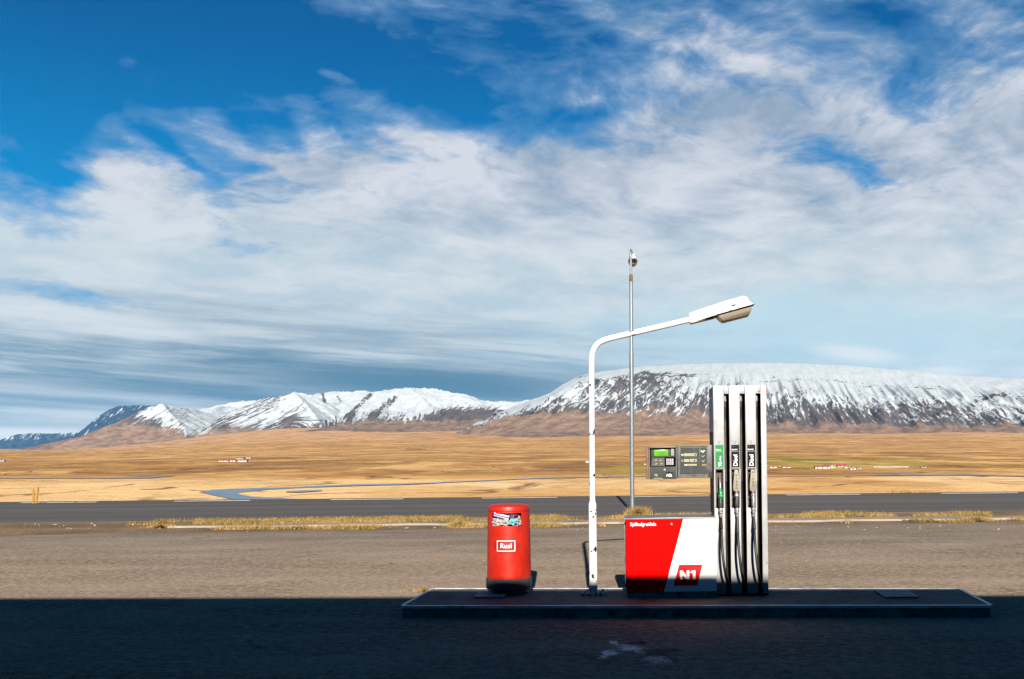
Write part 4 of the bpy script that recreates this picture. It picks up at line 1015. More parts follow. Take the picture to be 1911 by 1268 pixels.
text_mesh('lettering', 'VELKOMIN', .019, M['greenplastic'], dsp, (tx(1229), ty+.0150, tz(842.7)), bold=.01, sx=.95)
text_mesh('lettering', 'Kort inn', .017, M['greenplastic'], dsp, (tx(1232), ty+.0150, tz(846.2)), bold=.01, sx=.95)
k = MB(); k.box(tx(1254.8), tx(1259.3), ty+.016, ty+.0215, tz(850), tz(837.5)); k.build('side_keys', M['keys'], term)
for q in range(4): MB().box(tx(1256.2), tx(1257.8), ty+.0145, ty+.0158, tz(840.5+q*3), tz(839.2+q*3)).build('key_print', M['ink'], term)
MB().prism([(tx(1217.3), tz(869.3)), (tx(1242.2), tz(869.3)), (tx(1242.0), tz(853.6)), (tx(1218.2), tz(853.6))], ty+.016, ty+.035).build('instruction_plate', M['termlight'], term)
m1 = MB(); 
for (a, b_) in ((1225.5, 858), (1234, 858), (1225.5, 865), (1235.5, 864.5)):
    c = tx(a); d = tz(b_); m1.prism([(c-.016, d-.006), (c+.002, d-.012), (c+.018, d+.002), (c+.004, d+.010), (c-.002, d+.001)], ty+.0145, ty+.0158)
m1.build('pictogram', M['beige'], term)
m1 = MB()
for (a, b_) in ((1221.5, 855), (1230.8, 855), (1221.5, 862), (1230.8, 862)):
    c0, c1, d0, d1 = tx(a), tx(a+8.2), tz(b_+6.1), tz(b_)
    m1.box(c0, c1, ty+.0150, ty+.0158, d0, d0+.0025).box(c0, c0+.0025, ty+.0150, ty+.0158, d0+.0026, d1)
m1.build('pictogram_frame', M['term'], term)
MB().box(tx(1243.2), tx(1260), ty+.026, ty+.035, tz(869.5), tz(853.3), .001).build('keypad', M['pump_black'], term)
kp = term.children[-1]
for r_ in range(4):
    for c_ in range(4):
        kx0 = tx(1245.0+c_*3.6); kz0 = tz(858.3+r_*3.0)
        MB().box(kx0, kx0+U(3.0), ty+.016, ty+.0255, kz0, kz0+U(2.5), .0015).build('key', M['keys'], kp)
MB().box(tx(1214.7), tx(1262.9), ty+.008, ty+.035, tz(893.6), tz(870.4), .002).build('lower_door', M['term'], term)
MB().tube([(tx(1242), ty+.009, tz(876)), (tx(1242), ty+.001, tz(876))], .011, 14).build('lock', M['brass'], term)
MB().box(tx(1244.8), tx(1257), ty+.0055, ty+.0078, tz(882.6), tz(881)).build('card_slot', M['pump_black'], term)
MB().prism([(tx(1248.5), tz(888.7)), (tx(1255.5), tz(888.7)), (tx(1253.6), tz(884)), (tx(1249.8), tz(884))], ty+.006, ty+.0078).prism([(tx(1245.0), tz(888.7)), (tx(1246.3), tz(888.7)), (tx(1247.8), tz(884)), (tx(1246.8), tz(884))], ty+.006, ty+.0078).build('card_mark', M['white'], term)
MB().box(tx(1251), tx(1252.8), ty+.0048, ty+.0058, tz(887.3), tz(885.8)).build('card_chip', M['ink'], term)
MB().prism([(tx(1222.5), tz(884)), (tx(1229), tz(884)), (tx(1228), tz(886.5)), (tx(1229.5), tz(888.8)), (tx(1226), tz(888.2)), (tx(1222.8), tz(887))], ty+.0062, ty+.0078).box(tx(1221), tx(1238), ty+.0062, ty+.0078, tz(892.8), tz(891.2)).build('scratch', M['beige'], term)

disp = MB().box(tx(1265.8), tx(1330.5), ty+.012, ty+.24, tz(892.2), tz(831), .004).build('price_display', M['termframe'], pump, 'price display with three narrow windows')
MB().box(tx(1267), tx(1323), ty+.001, ty+.0118, tz(833.6), tz(831.3)).box(tx(1267), tx(1270.7), ty+.001, ty+.0118, tz(892), tz(833.7)).box(tx(1270.8), tx(1323), ty+.001, ty+.0118, tz(892), tz(884.8)).box(tx(1321.2), tx(1323), ty+.001, ty+.0118, tz(884.7), tz(833.7)).build('frame', M['termframe'], disp)
MB().box(tx(1272), tx(1307.4), ty+.004, ty+.0118, tz(883.5), tz(835)).box(tx(1308.2), tx(1320.6), ty+.004, ty+.0118, tz(883.5), tz(835)).build('face', M['term'], disp)
for (a, b_, c, d) in ((1278, 1302, 851.3, 846), (1278, 1288.3, 862, 856.8), (1289.5, 1302, 862, 856.8), (1286, 1302, 869.2, 866)):
    MB().box(tx(a), tx(b_), ty+.0005, ty+.0038, tz(c), tz(d)).build('display_window', M['lcdbeige'], disp)
for (a, t_, z_) in ((1274.4, 'Kr', 848.7), (1274.8, 'L', 859.5), (1279.8, 'Kr/L', 867.6)):
    text_mesh('lettering', t_, .022, M['white'], disp, (tx(a)-.004, ty+.003, tz(z_)), bold=.02, sx=.9)
MB().box(tx(1298.2), tx(1300.8), ty-.0006, ty+.0004, tz(850.4), tz(847)).build('digit', M['term'], disp)
MB().box(tx(1295.8), tx(1299.8), ty-.0006, ty+.0004, tz(860.8), tz(858.4)).build('digit', M['term'], disp)
for q, z_ in enumerate((842.5, 851.5, 860.5)):
    mm = MB(); c = tx(1313.5); d = tz(z_)
    mm.prism([(c-.018, d+.004), (c-.006, d-.008), (c+.006, d-.014), (c+.010, d-.006), (c+.022, d+.010), (c+.014, d+.012), (c+.002, d-.002), (c-.010, d+.008)], ty+.002, ty+.0038)
    mm.build('pictogram', M['white'] if q == 0 else M['beige'], disp)
MB().box(tx(1308.6), tx(1311), ty+.0022, ty+.0039, tz(844.5), tz(840)).build('green_mark', M['greenplastic'], disp)
MB().box(tx(1311.8), tx(1320), ty+.0012, ty+.0038, tz(869.5), tz(866.6)).build('card_flap', M['orange'], disp)
M['rust'] = simple('rust', (.10, .02, .008), .9, 0, .1, .4, 60)
for c_, r_, sc_ in (((tx(1296), ty+.0008, tz(887.4)), .022, (1, .05, .35)), ((tx(1316), ty+.0008, tz(884.6)), .019, (1, .06, .4)), ((tx(1322.3), ty+.0008, tz(879)), .012, (.5, .06, 2.0))):
    MB().ball(c_, r_, sc_, 12).build('rust_patch', M['rust'], disp)

# ------------------------------------------------------------------ litter bin
BN = on(950, 1106.2, IZ-.006)
BN = Vector((at(950.5, 1106, 10.08).x, 10.08, IZ-.006))
bin_ = empty('litter_bin', BN, 'round red plastic litter bin with a black base, stuffed with rubbish', 'litter bin', rot=(0, -.002, 0))
bz = lambda py: CH - (py-831.2)/F*10.08 - BN.z
seg = 72
prof = [(.241, bz(1084)), (.2405, bz(1075)), (.236, bz(1010)), (.2325, bz(985)), (.2315, bz(979)), (.2285, bz(955.5)), (.2275, bz(951)), (.226, bz(947.5)), (.219, bz(944.2)), (.200, bz(942.2)), (.15, bz(941.0)), (.08, bz(940.3)), (.001, bz(940.0))]
t = bmesh.new(); rings = []
for r_, z_ in prof: rings.append([t.verts.new((r_*math.cos(2*PI*kk/seg), r_*math.sin(2*PI*kk/seg), z_)) for kk in range(seg)])
hw = math.asin(28.5/168.7/.23)
for ri, (a, b_) in enumerate(zip(rings, rings[1:])):
    for kk in range(seg):
        am = 2*PI*(kk+.5)/seg - 1.5*PI; am = (am+PI) % (2*PI)-PI
        if ri == 4 and abs(am) < hw: continue
        t.faces.new((a[kk], a[(kk+1)%seg], b_[(kk+1)%seg], b_[kk]))
bmesh.ops.recalc_face_normals(t, faces=t.faces)
bmesh.ops.solidify(t, geom=list(t.faces), thickness=.008)
mb = MB(); mb.merge(t); body = mb.build('body', M['bin_red'], bin_)
MB().lathe([(.252, bz(1096)), (.254, bz(1092)), (.253, bz(1079)), (.250, bz(1077)), (.243, bz(1076.5))], 64).lathe([(.200, 0), (.212, .012), (.210, bz(1101.5)), (.192, bz(1099)), (.185, bz(1096.3))], 64).build('base', M['bin_base'], bin_)
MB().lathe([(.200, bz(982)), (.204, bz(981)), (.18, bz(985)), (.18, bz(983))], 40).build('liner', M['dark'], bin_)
MB().lathe([(.2312, bz(952.6)), (.2318, bz(952.2)), (.2318, bz(951.4)), (.229, bz(951.0))], 72).build('lid_rim', M['bin_dark'], bin_)
MB().ball((.0, -.242, bz(1076)), .006).build('rivet', M['steel'], bin_)
# sign plate on the curved front: dark smudge, frame and word, wrapped round the body
def wrap(o, R, yoff=0.0):
    for v in o.data.vertices:
        a = v.co.x/R; rr = R - v.co.y
        z = v.co.z; rr += (.2365-.2325)*0
        v.co = Vector((rr*math.sin(a), -rr*math.cos(a), z))
    o.data.update(); return o
rz = lambda z: float(np.interp(z, [bz(1084), bz(1010), bz(985), bz(950)], [.241, .236, .2325, .2275]))
RB = rz(bz(1015))+.0045
def grid_ellipse(cx_, cz, rx_, rz_, n=24):
    t = bmesh.new(); c = t.verts.new((cx_, 0, cz)); ringv = None
    rv = []
    for k_ in range(1, 7):
        r_ = k_/6; rv.append([t.verts.new((cx_+rx_*r_*math.cos(2*PI*j/n), 0, cz+rz_*r_*math.sin(2*PI*j/n))) for j in range(n)])
    for j in range(n): t.faces.new((c, rv[0][(j+1)%n], rv[0][j]))
    for a, b_ in zip(rv, rv[1:]):
        for j in range(n): t.faces.new((a[j], a[(j+1)%n], b_[(j+1)%n], b_[j]))
    m_ = MB(); m_.merge(t); return m_
sm = grid_ellipse(0, bz(1015), .150, .090).build('scuff', M['bin_dark'], bin_); wrap(sm, RB-.0010)
sg = MB()
hw_, hh = .101, .058; zc = bz(1015); th = .0065
for i_ in range(24):
    xa = -hw_+2*hw_*i_/24; xb = xa+2*hw_/24
    sg.box(xa, xb, -.0012, -.0002, zc+hh-th, zc+hh); sg.box(xa, xb, -.0012, -.0002, zc-hh, zc-hh+th)
sg.box(-hw_, -hw_+th, -.0012, -.0002, zc-hh+th+.0001, zc+hh-th-.0001); sg.box(hw_-th, hw_, -.0012, -.0002, zc-hh+th+.0001, zc+hh-th-.0001)
sf = wrap(sg.build('sign_frame', M['white'], bin_), RB)
tx_ = text_mesh('lettering', 'Rusl', .076, M['white'], bin_, (0, 0, 0), bold=.0, align='CENTER', sx=1.0)
for v in tx_.data.vertices: v.co = Vector((v.co.x, v.co.y-.0006, v.co.z+zc))
wrap(tx_, RB)
# rubbish in the opening
def crumple(name, mat, c, sc, seed, label, parent=None):
    t = bmesh.new(); bmesh.ops.create_icosphere(t, subdivisions=3, radius=1)
    rr = random.Random(seed)
    ph = [rr.random()*6 for _ in range(9)]
    for v in t.verts:
        k_ = 1 + .22*math.sin(5*v.co.x+ph[0])*math.sin(6*v.co.y+ph[1]) + .2*math.sin(9*v.co.z+ph[2]+4*v.co.x) + rr.uniform(-.10, .10)
        v.co = Vector((v.co.x*sc[0]*k_, v.co.y*sc[1]*k_, v.co.z*sc[2]*k_))
    m_ = MB(); m_.merge(t); o = m_.build(name, mat, None, smooth=0); o.location = (BN.x+c[0], BN.y+c[1], BN.z+c[2])
    tag(o, label, 'rubbish', 'rubbish in the bin'); return o
zo = bz(972)
crumple('crumpled_paper', M['paper'], (-.105, -.145, zo-.008), (.060, .055, .05), 1, 'crumpled white paper at the left of the red bin\'s opening')
crumple('crumpled_paper', M['paper'], (-.020, -.165, zo-.012), (.055, .050, .042), 2, 'crumpled white paper in the middle of the bin\'s opening')
crumple('plastic_bag', M['bluebag'], (.070, -.165, zo+.002), (.045, .045, .038), 3, 'pale blue crumpled plastic bag in the bin\'s opening')
crumple('crumpled_paper', M['paper'], (.120, -.125, zo-.002), (.035, .045, .05), 5, 'small white scrap of paper right of the blue bag in the bin')
wr_ = MB().box(-.095, .075, -.004, .004, -.024, .024, .002, rot=Matrix.Rotation(math.radians(15), 3, 'Y')).build('wrapper', simple('white wrapper', (.26, .25, .27), .5), None)
wr_.location = (BN.x-.045, BN.y-.192, BN.z+bz(961.5)); tag(wr_, 'flat white wrapper with purple stripes slanting across the bin\'s opening', 'rubbish', 'rubbish in the bin')
MB().box(-.095, .075, -.0062, -.0042, -.004, .006, 0, rot=Matrix.Rotation(math.radians(15), 3, 'Y')).box(-.095, .03, -.0062, -.0042, -.022, -.014, 0, rot=Matrix.Rotation(math.radians(15), 3, 'Y')).build('stripe', M['purple'], wr_)
crumple('wrapper', simple('dark wrapper', (.10, .02, .05), .4), (.045, -.15, bz(960)), (.065, .04, .025), 9, 'dark crumpled wrapper behind the blue bag in the bin')

# ------------------------------------------------------------------ white street lamp on the island
LD = 9.95; LS = F/LD
LB = Vector((at(1107.5, 1106, LD).x, LD, IZ-.006))
lamp = empty('street_lamp', LB, 'short white street lamp with chipped paint, standing on the pump island', 'street lamp', rot=(0, -.004, 0))
lx = lambda px: (px-1107.5)/LS; lz = lambda py: CH-(py-830.4)/F*LD-LB.z
MB().prism([(-.135, -.10), (.115, -.10), (.14, .11), (-.11, .11)], .0, .022, .004, axis='z').build('base_plate', M['lamp_plate'], lamp)
for a, b_ in ((-.09, -.06), (.08, -.06), (.10, .07), (-.07, .07)): MB().tube([(a, b_, .022), (a, b_, .042)], .012, 6).build('bolt', M['lamp_plate'], lamp)
MB().tube([(0, 0, .022), (0, 0, lz(1040)), (-.002, 0, lz(946)), (-.002, 0, lz(942)), (-.002, 0, lz(938)), (-.002, 0, lz(935))], [.045, .0445, .0435, .043, .037, .032], 28).build('pole', M['lamp_white'], lamp, 'thick lower pole section')
cpts = [(-.002, 0, lz(936)), (-.001, 0, lz(850)), (.001, 0, lz(760)), (.001, 0, lz(690)), (.002, 0, lz(676))]
# smooth bend
bend = bez([(lx(1107.8), 0, lz(690)), (lx(1108.3), 0, lz(668)), (lx(1112), 0, lz(653)), (lx(1120), 0, lz(642)), (lx(1132), 0, lz(635.5)), (lx(1150), 0, lz(630.5)), (lx(1200), 0, lz(619.3)), (lx(1291), 0, lz(598.8))], 60)
pth = [Vector(p) for p in cpts[:3]] + bend
arm = MB().tube(pth, [.031]*3 + [.0325]*len(bend), 24).build('arm', M['lamp_white'], lamp, 'upper pole bent over into a sloping arm')
# paint chips with their own shape on the arm
def lensq(px, py): return (lx(px), lz(py))
HW = .125
# head: a lofted hull along its axis
def head_loft(stations, name, mat, parent):
    """stations: list of rings, each a list of (px, py, y)"""
    t = bmesh.new(); R_ = [[t.verts.new((lx(a), yy, lz(b))) for a, b, yy in st] for st in stations]
    n = len(R_[0])
    for a, b in zip(R_, R_[1:]):
        for k_ in range(n): t.faces.new((a[k_], a[(k_+1)%n], b[(k_+1)%n], b[k_]))
    t.faces.new(R_[0][::-1]); t.faces.new(R_[-1]); bmesh.ops.recalc_face_normals(t, faces=t.faces)
    bmesh.ops.bevel(t, geom=list(t.edges), offset=.004, segments=2, affect='EDGES')
    m_ = MB(); m_.merge(t); return m_.build(name, mat, parent)
def st(px, pyt, pyb, wt, wb, pxb=None):
    pxb = pxb or px
    return [(pxb, pyb, -wb), (px, pyt+(pyb-pyt)*.25, -wt), (px, pyt, -wt*.6), (px, pyt, wt*.6), (px, pyt+(pyb-pyt)*.25, wt), (pxb, pyb, wb)]
hd = head_loft([st(1290, 587.5, 605.5, .045, .045, 1292), st(1300, 584.0, 604.0, .06, .06), st(1338, 571.5, 593.0, .10, .115), st(1350, 567.5, 590.3, .112, .135), st(1378, 560.0, 582.8, .115, .14), st(1392, 556.2, 578.8, .10, .14), st(1399, 558.0, 576.8, .07, .135, 1405), st(1403, 566, 574.0, .06, .13, 1410)], 'lamp_head', M['lamp_head'], lamp)
MB().prism([lensq(1292.5, 607), lensq(1338, 596.5), lensq(1338, 593.2), lensq(1292.5, 604.2)], -.055, .055, .002).build('neck_underside', M['lamp_under'], hd)
MB().prism([lensq(1341, 593.6), lensq(1409.5, 575.0), lensq(1409.5, 573.6), lensq(1341, 592.2)], -.139, .139, 0).build('gasket', M['pump_black'], hd)
# lamp bowl
t = bmesh.new()
rb = []
for px_, wy in ((0, .122), (.35, .115), (.7, .095), (1.0, .062)):
    a0 = (1342+px_*11, 593.9+px_*11.6); a1 = (1407.5-px_*6.5, 576.5+px_*17.0)
    rb.append([t.verts.new((lx(a0[0]), -wy, lz(a0[1]))), t.verts.new((lx(a1[0]), -wy, lz(a1[1]))), t.verts.new((lx(a1[0]), wy, lz(a1[1]))), t.verts.new((lx(a0[0]), wy, lz(a0[1])))])
for a, b_ in zip(rb, rb[1:]):
    for k_ in range(4): t.faces.new((a[k_], a[(k_+1)%4], b_[(k_+1)%4], b_[k_]))
t.faces.new(rb[0][::-1]); t.faces.new(rb[-1]); bmesh.ops.recalc_face_normals(t, faces=t.faces)
bmesh.ops.bevel(t, geom=list(t.edges), offset=.006, segments=2, affect='EDGES')
m_ = MB(); m_.merge(t); m_.build('lens', M['lens'], hd, smooth=60)
MB().box(lx(1368), lx(1376), -.1305, -.1235, lz(577.3), lz(574.3), .001, rot=Matrix.Rotation(math.radians(-15), 3, 'Y'), piv=(lx(1372), 0, lz(576))).build('badge', M['labelblack'], hd)
MB().tube([(lx(1366), -.142, lz(587)), (lx(1366), -.15, lz(583))], .006, 8).build('clip', M['galv'], hd)
MB().tube([(lx(1381), -.142, lz(583)), (lx(1381), -.15, lz(579))], .006, 8).build('clip', M['galv'], hd)
MB().box(lx(1337), lx(1338.4), -.125, -.118, lz(590), lz(574), 0).build('clip', M['galv'], hd)

# ------------------------------------------------------------------ tall galvanised pole by the road
GD = 23.7; GS = F/GD
GB = Vector((at(1180, 957, GD).x, GD, -.012))
tall = empty('street_lamp', GB, 'tall thin grey steel street lamp with a rusty collar, beside the road behind the pump', 'street lamp', rot=(0, -.0006, 0))
gz = lambda py: CH-(py-830)/F*GD+.012
MB().tube([(0,0,-.1), (0,0,gz(660)), (0,0,gz(658)), (0,0,gz(655)), (0,0,gz(526))], [.056, .054, .053, .045, .043], 20).build('pole', M['galv'], tall)
MB().tube([(0,0,gz(526)), (0,0,gz(524)), (0,0,gz(515)), (0,0,gz(512.5))], [.045, .047, .047, .035], 18).build('collar', M['rustcollar'], tall)
MB().tube(bez([(0,0,gz(513)), (0,0,gz(490)), (0,.0,gz(476)), (0,.06,gz(468)), (.0,.20,gz(464)), (.01,.55,gz(462)), (.02,.9,gz(460.5))], 40), .030, 16).build('arm', M['galv'], tall)
h2 = bmesh.new()
def g_ring(y, zt, zb, wt, wb):
    ox = .045
    return [h2.verts.new((ox-wb, y, zb)), h2.verts.new((ox-wt, y, zt)), h2.verts.new((ox+wt, y, zt)), h2.verts.new((ox+wb, y, zb))]
zt_, zb2 = gz(461), gz(472.5)
R_ = [g_ring(.75, zt_-.03, zb2+.02, .05, .07), g_ring(.95, zt_+.01, zb2, .08, .125), g_ring(1.35, zt_+.03, zb2, .08, .125), g_ring(1.5, zt_-.02, zb2+.01, .06, .11)]
for a, b_ in zip(R_, R_[1:]):
    for k_ in range(4): h2.faces.new((a[k_], a[(k_+1)%4], b_[(k_+1)%4], b_[k_]))
h2.faces.new(R_[0][::-1]); h2.faces.new(R_[-1]); bmesh.ops.recalc_face_normals(h2, faces=h2.faces)
m_ = MB(); m_.merge(h2); h2o = m_.build('lamp_head', M['lamp_head'], tall)
MB().prism([(-.075, zb2-.001), (.165, zb2-.001), (.13, zb2-.05), (.08, zb2-.09), (.01, zb2-.09), (-.04, zb2-.05)], .96, 1.42, .01).build('lens', M['lens'], h2o)

# ------------------------------------------------------------------ yellow snow stakes across the road
for px_, px_t, lab in ((62.5, 62.5, 'left, upright one of two yellow marker stakes beyond the road'), (66.5, 71.5, 'right, slanting one of two yellow marker stakes beyond the road')):
    p = at(px_, 940.5, 29.5); z0 = 0.0
    d = 29.4 if px_ < 65 else 29.25
    q = on(px_, 941, -.02); q = at(px_, 941, (CH+.02)/(-(ray(px_, 941).z)))
    base_ = empty('marker_post', (q.x, q.y, -.03), lab, 'marker post', 'yellow stakes at the roadside')
    tpx = (px_t-px_)/F*q.y
    MB().tube([(0, 0, -.1), (tpx*.5, 0, .25), (tpx, 0, .53 if px_ > 65 else .48)], .026, 10).build('stake', M['yellow'], base_)
    MB().tube([(tpx*.92, 0, .44), (tpx*1.0, 0, .48)], .0275, 10).build('band', M['yellow'], base_)

# ------------------------------------------------------------------ grass
def blades(name, pts, h0, h1, wdt, mat, seed, spread=.5):
    r = np.random.default_rng(seed); n = len(pts); P = np.array(pts)
    a = r.uniform(0, 2*PI, n); h = h0+(h1-h0)*r.uniform(0, 1, n)**2.2*1.6; ln = r.uniform(0, spread, n)*h; b = r.uniform(0, 2*PI, n)
    w_ = r.uniform(.6, 1.2, n)*wdt
    v = np.zeros((n, 3, 3)); v[:,0] = P - np.stack([np.cos(a)*w_, np.sin(a)*w_, 0*a], -1); v[:,1] = P + np.stack([np.cos(a)*w_, np.sin(a)*w_, 0*a], -1)
    v[:,2] = P + np.stack([np.cos(b)*ln, np.sin(b)*ln, h], -1)
    me = bpy.data.meshes.new(name); me.vertices.add(3*n); me.vertices.foreach_set('co', v.ravel().astype(np.float32))
    me.loops.add(3*n); me.loops.foreach_set('vertex_index', np.arange(3*n).astype(np.int32)); me.polygons.add(n)
    me.polygons.foreach_set('loop_start', (np.arange(n)*3).astype(np.int32))
    try: me.polygons.foreach_set('loop_total', np.full(n, 3, np.int32))
    except Exception: pass
    me.update(calc_edges=True); me.validate(); me.materials.append(mat)
    o = bpy.data.objects.new(name, me); COL.objects.link(o); return o
def scatter(n, y0, y1, x0, x1, m, thr, seed, sc=1.2, dens=None):
    r = np.random.default_rng(seed); x = r.uniform(x0, x1, n); t = r.uniform(0, 1, n); y = y0+(y1-y0)*t + m*x
    k_ = fbm(x/sc, y/(sc*.6), 4, seed+70)
    edge = np.minimum(t, 1-t)*2
    keep = k_ + .12*np.minimum(edge*2, 1) > thr + (dens(x) if dens else 0)
    return np.stack([x[keep], y[keep], np.full(keep.sum(), -.01)], -1)
den = lambda x: np.where(x < -9, .10, 0)+np.where(x < -11.5, .25, 0)
g1 = scatter(120000, 21.05, 22.55, -14, 16, RM*.95, .56, 1, dens=den)
g2 = scatter(60000, 19.55, 20.3, -14, 16, .06, .66, 2, dens=den)
# a low mound around the tall pole
rr = np.random.default_rng(5)
g = blades('grass', np.concatenate([g1, g2]), .02, .075, .009, M['grass'], 11, 1.2); tag(g, 'short dry golden grass along the strip beside the road', 'grass', kind='stuff')
def tuft(px, py, r_, n, h0, h1, label, seed, z=-.01, mat='grass'):
    c = on(px, py, z); q = np.random.default_rng(seed); a = q.uniform(0, 2*PI, n); d = np.abs(q.normal(0, .45, n))*r_
    P = np.stack([np.cos(a)*d, np.sin(a)*d*.6, 0*a], -1)
    o = blades('grass_tuft', P, h0, h1, .008, M[mat], seed, .7); o.location = c
    return tag(o, label, 'grass tuft')
tuft(1191, 964, .33, 2600, .05, .20, 'bushy golden grass tuft at the foot of the tall grey pole', 21)
tuft(1340, 966, .5, 1800, .03, .10, 'golden grass tuft against the left side of the pump', 22)
tuft(793, 1104, .20, 320, .01, .045, 'sparse yellow grass growing at the left back corner of the pump island', 23, 0)
tuft(303, 985, .35, 1200, .03, .07, 'green tuft of grass on the pale strip at far left', 24)
tuft(1823, 973, .35, 1200, .03, .09, 'dark grass tuft on the pale strip at far right', 25)
tuft(858, 981, .3, 1400, .03, .09, 'greenish grass tuft just left of the red bin', 26)
tuft(1697, 921, 1.3, 420, .02, .13, 'thin brown weeds along the far edge of the road, right of the pump', 27, -.1)
# small stones on the verge
st_ = MB(); r3 = random.Random(3)
for i in range(230):
    px_ = r3.uniform(20, 1890); py_ = r3.choice([r3.uniform(978, 996), r3.uniform(985, 1100)])
    if py_ > 992 and r3.random() < .6: continue
    p = on(px_, py_, 0); s_ = r3.uniform(.005, .012) if py_ > 990 else r3.uniform(.010, .030)
    tb = bmesh.new(); bmesh.ops.create_icosphere(tb, subdivisions=1, radius=s_)
    for v in tb.verts: v.co = Vector((p.x+v.co.x*r3.uniform(.9,1.5), p.y+v.co.y*r3.uniform(.8,1.2), s_*.25+v.co.z*r3.uniform(.5,.8)))
    st_.merge(tb)
so2 = st_.build('gravel', M['stone'], smooth=0); tag(so2, 'loose pale stones scattered over the forecourt and verge', 'gravel', kind='stuff')

# ------------------------------------------------------------------ farms in the valley
def farmhouse(px, py_base, wpx, hpx, label, roof='house_red', group='farm buildings in the valley', gable=False, z=None, rot=0.0, roofk=.45, nwin=None):
    # find where the pixel's ray meets the valley floor
    r = ray(px, py_base); d = 400.0
    while d < 9000:
        zt = float(valley_z(np.array([r.x*d]), np.array([d]))[0])
        if CH + r.z*d <= zt: break
        d += 4
    s_ = d/F; W2 = wpx*s_; H = hpx*s_; dep = max(6.0, min(12.0, W2*.5))
    t = empty('farmhouse' if 'house' in label else 'farm_building', (r.x*d, d, CH+r.z*d-.3), label, 'farmhouse' if 'house' in label else 'barn', group, (0, 0, rot))
    hw_ = H*(1-roofk)+.3
    MB().box(-W2/2, W2/2, 0, dep, 0, hw_).build('wall', M['house_white'], t, smooth=0)
    if roofk > 0:
        rf = bmesh.new(); o_ = .4
        if gable:
            P = [(-W2/2-o_, -o_, hw_), (0, -o_, H+.3), (W2/2+o_, -o_, hw_)]; Q = [(a, dep+o_, c) for a, b, c in P]
        else:
            P = [(-W2/2-o_, -o_, hw_), (-W2/2-o_, dep/2, H+.3), (-W2/2-o_, dep+o_, hw_)]; Q = [(-a, b, c) for a, b, c in P]
        pv = [rf.verts.new(v) for v in P]; qv = [rf.verts.new(v) for v in Q]
        rf.faces.new(pv); rf.faces.new(qv[::-1])
        for k_ in range(3): rf.faces.new((pv[k_], qv[k_], qv[(k_+1)%3], pv[(k_+1)%3]))
        bmesh.ops.recalc_face_normals(rf, faces=rf.faces)
        m_ = MB(); m_.merge(rf); m_.build('roof', M[roof], t, smooth=0)
    nw = nwin if nwin is not None else max(1, int(W2/5))
    for k_ in range(nw):
        xx = -W2/2 + W2*(k_+.5)/nw
        MB().box(xx-.6, xx+.6, -.05, -.003, hw_*.35, hw_*.35+1.2).build('window', M['window'], t, smooth=0)
    return t
farmhouse(417, 862.0, 18, 3.6, 'long white house with red roof, leftmost of the far left farm')
farmhouse(434, 862.0, 10, 4.2, 'small white house with red roof beside the long one at the far left farm')
farmhouse(447, 857.0, 13, 3.5, 'low red roofed barn at the back of the far left farm', roofk=.6)
farmhouse(452, 862.6, 16, 4.2, 'white barn with a pale grey roof in front at the far left farm', 'house_grey', roofk=.3)
farmhouse(464, 856.0, 8, 3.0, 'tiny white house standing highest at the far left farm', 'house_grey')
farmhouse(3, 861.5, 9, 3.0, 'tiny white barn at the left edge of the picture', 'house_grey')
farmhouse(1096, 864, 6, 5.5, 'small white house directly left of the white lamp pole', 'house_grey', gable=True)
farmhouse(1206, 868, 7, 3.5, 'white barn peeping out left of the payment terminal', 'house_grey', roofk=.3)
farmhouse(1443, 873.5, 13, 3.6, 'white barn just right of the pump, nearer the pump', 'house_red', roofk=.35)
farmhouse(1468, 873.5, 15, 3.8, 'white red roofed barn right of the pump, second from the pump', 'house_red', roofk=.45)
farmhouse(1535, 875.0, 27, 5.0, 'long white barn with thin red roof at the right farm', 'house_red', roofk=.3)
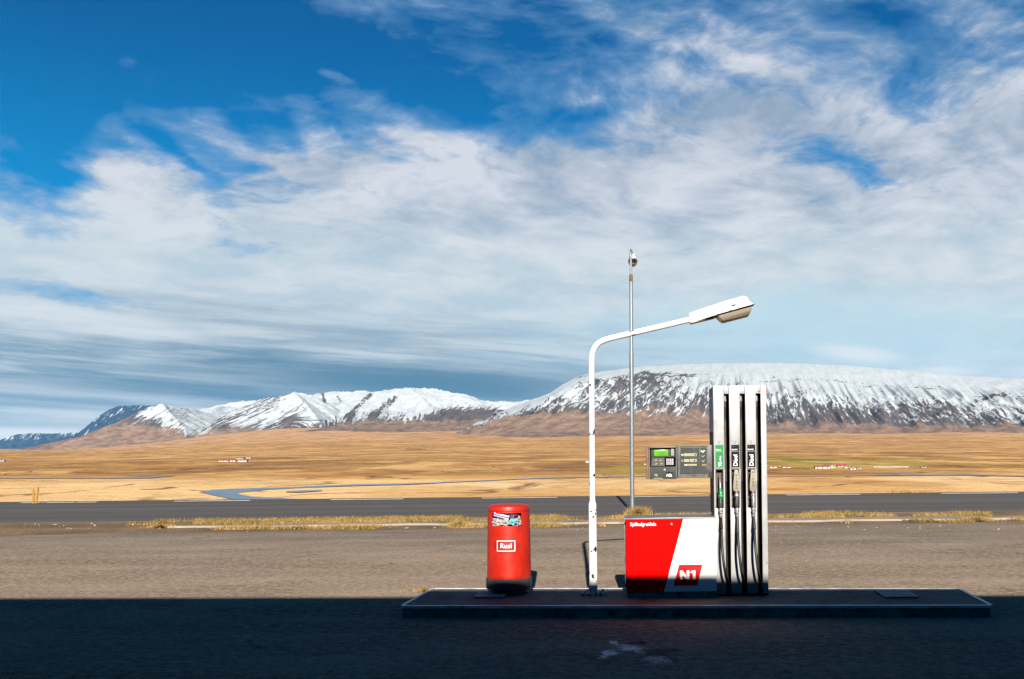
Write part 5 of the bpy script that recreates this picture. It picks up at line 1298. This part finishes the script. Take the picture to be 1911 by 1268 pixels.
farmhouse(1546, 871.5, 14, 3.6, 'red roofed barn behind the long white barn at the right farm', roofk=.8)
farmhouse(1552.5, 873.8, 11, 6.2, 'white gabled farmhouse with dark windows at the right farm', 'house_grey', gable=True, nwin=2)
farmhouse(1572, 872.0, 17, 5.8, 'red roofed farmhouse at the middle of the right farm', roofk=.7)
farmhouse(1583, 874.0, 14, 2.6, 'low white barn in front of the red roofed farmhouse', 'house_grey', roofk=.2)
farmhouse(1592, 877.0, 11, 5.0, 'white gabled barn, rightmost large one of the right farm', 'house_grey', gable=True, roofk=.5)
farmhouse(1603.5, 876.0, 7, 3.4, 'small white barn right of the white gabled barn', 'house_grey', gable=True, roofk=.5)
farmhouse(1724, 873.5, 8, 2.2, 'lone low white barn at the far right of the valley', 'house_grey', roofk=.3)
# long row of white wrapped bales
r = ray(1665, 873); 
def bale_row(px0, px1, py, hpx, label, name='bale_row'):
    r0 = ray((px0+px1)/2, py); d = (VZ-CH)/r0.z; s_ = d/F; W2 = (px1-px0)*s_; n = 34
    t = MB(); rad = hpx*s_/2
    for k_ in range(n):
        x = -W2/2+W2*(k_+.5)/n; t.tube([(x, -1.0+random.random()*.6, rad*.9), (x, 1.6, rad*.9)], rad*random.uniform(.85, 1.05), 10)
    o = t.build(name, M['house_white']); o.location = (r0.x*d, d, VZ+.1); return tag(o, label, 'hay bales')
bale_row(1630, 1695, 872.8, 1.8, 'long low row of white wrapped hay bales right of the right farm')

# ------------------------------------------------------------------ haze: one closed box of thin air
hz = bpy.data.materials.new('thin haze'); hz.use_nodes = True; hn = N(hz.node_tree); hn.n.clear()
pv_ = hn.node('ShaderNodeVolumePrincipled'); pv_.inputs['Color'].default_value = (.28, .64, 1.0, 1)
pv_.inputs['Density'].default_value = HAZE_DENSITY; pv_.inputs['Anisotropy'].default_value = 0.0
ho = hn.node('ShaderNodeOutputMaterial'); hn.l.new(pv_.outputs[0], ho.inputs['Volume'])
hb = MB().box(-26000, 26000, -3600, 26000, -60, 1500).build('haze', hz, smooth=0); hb['kind'] = 'stuff'
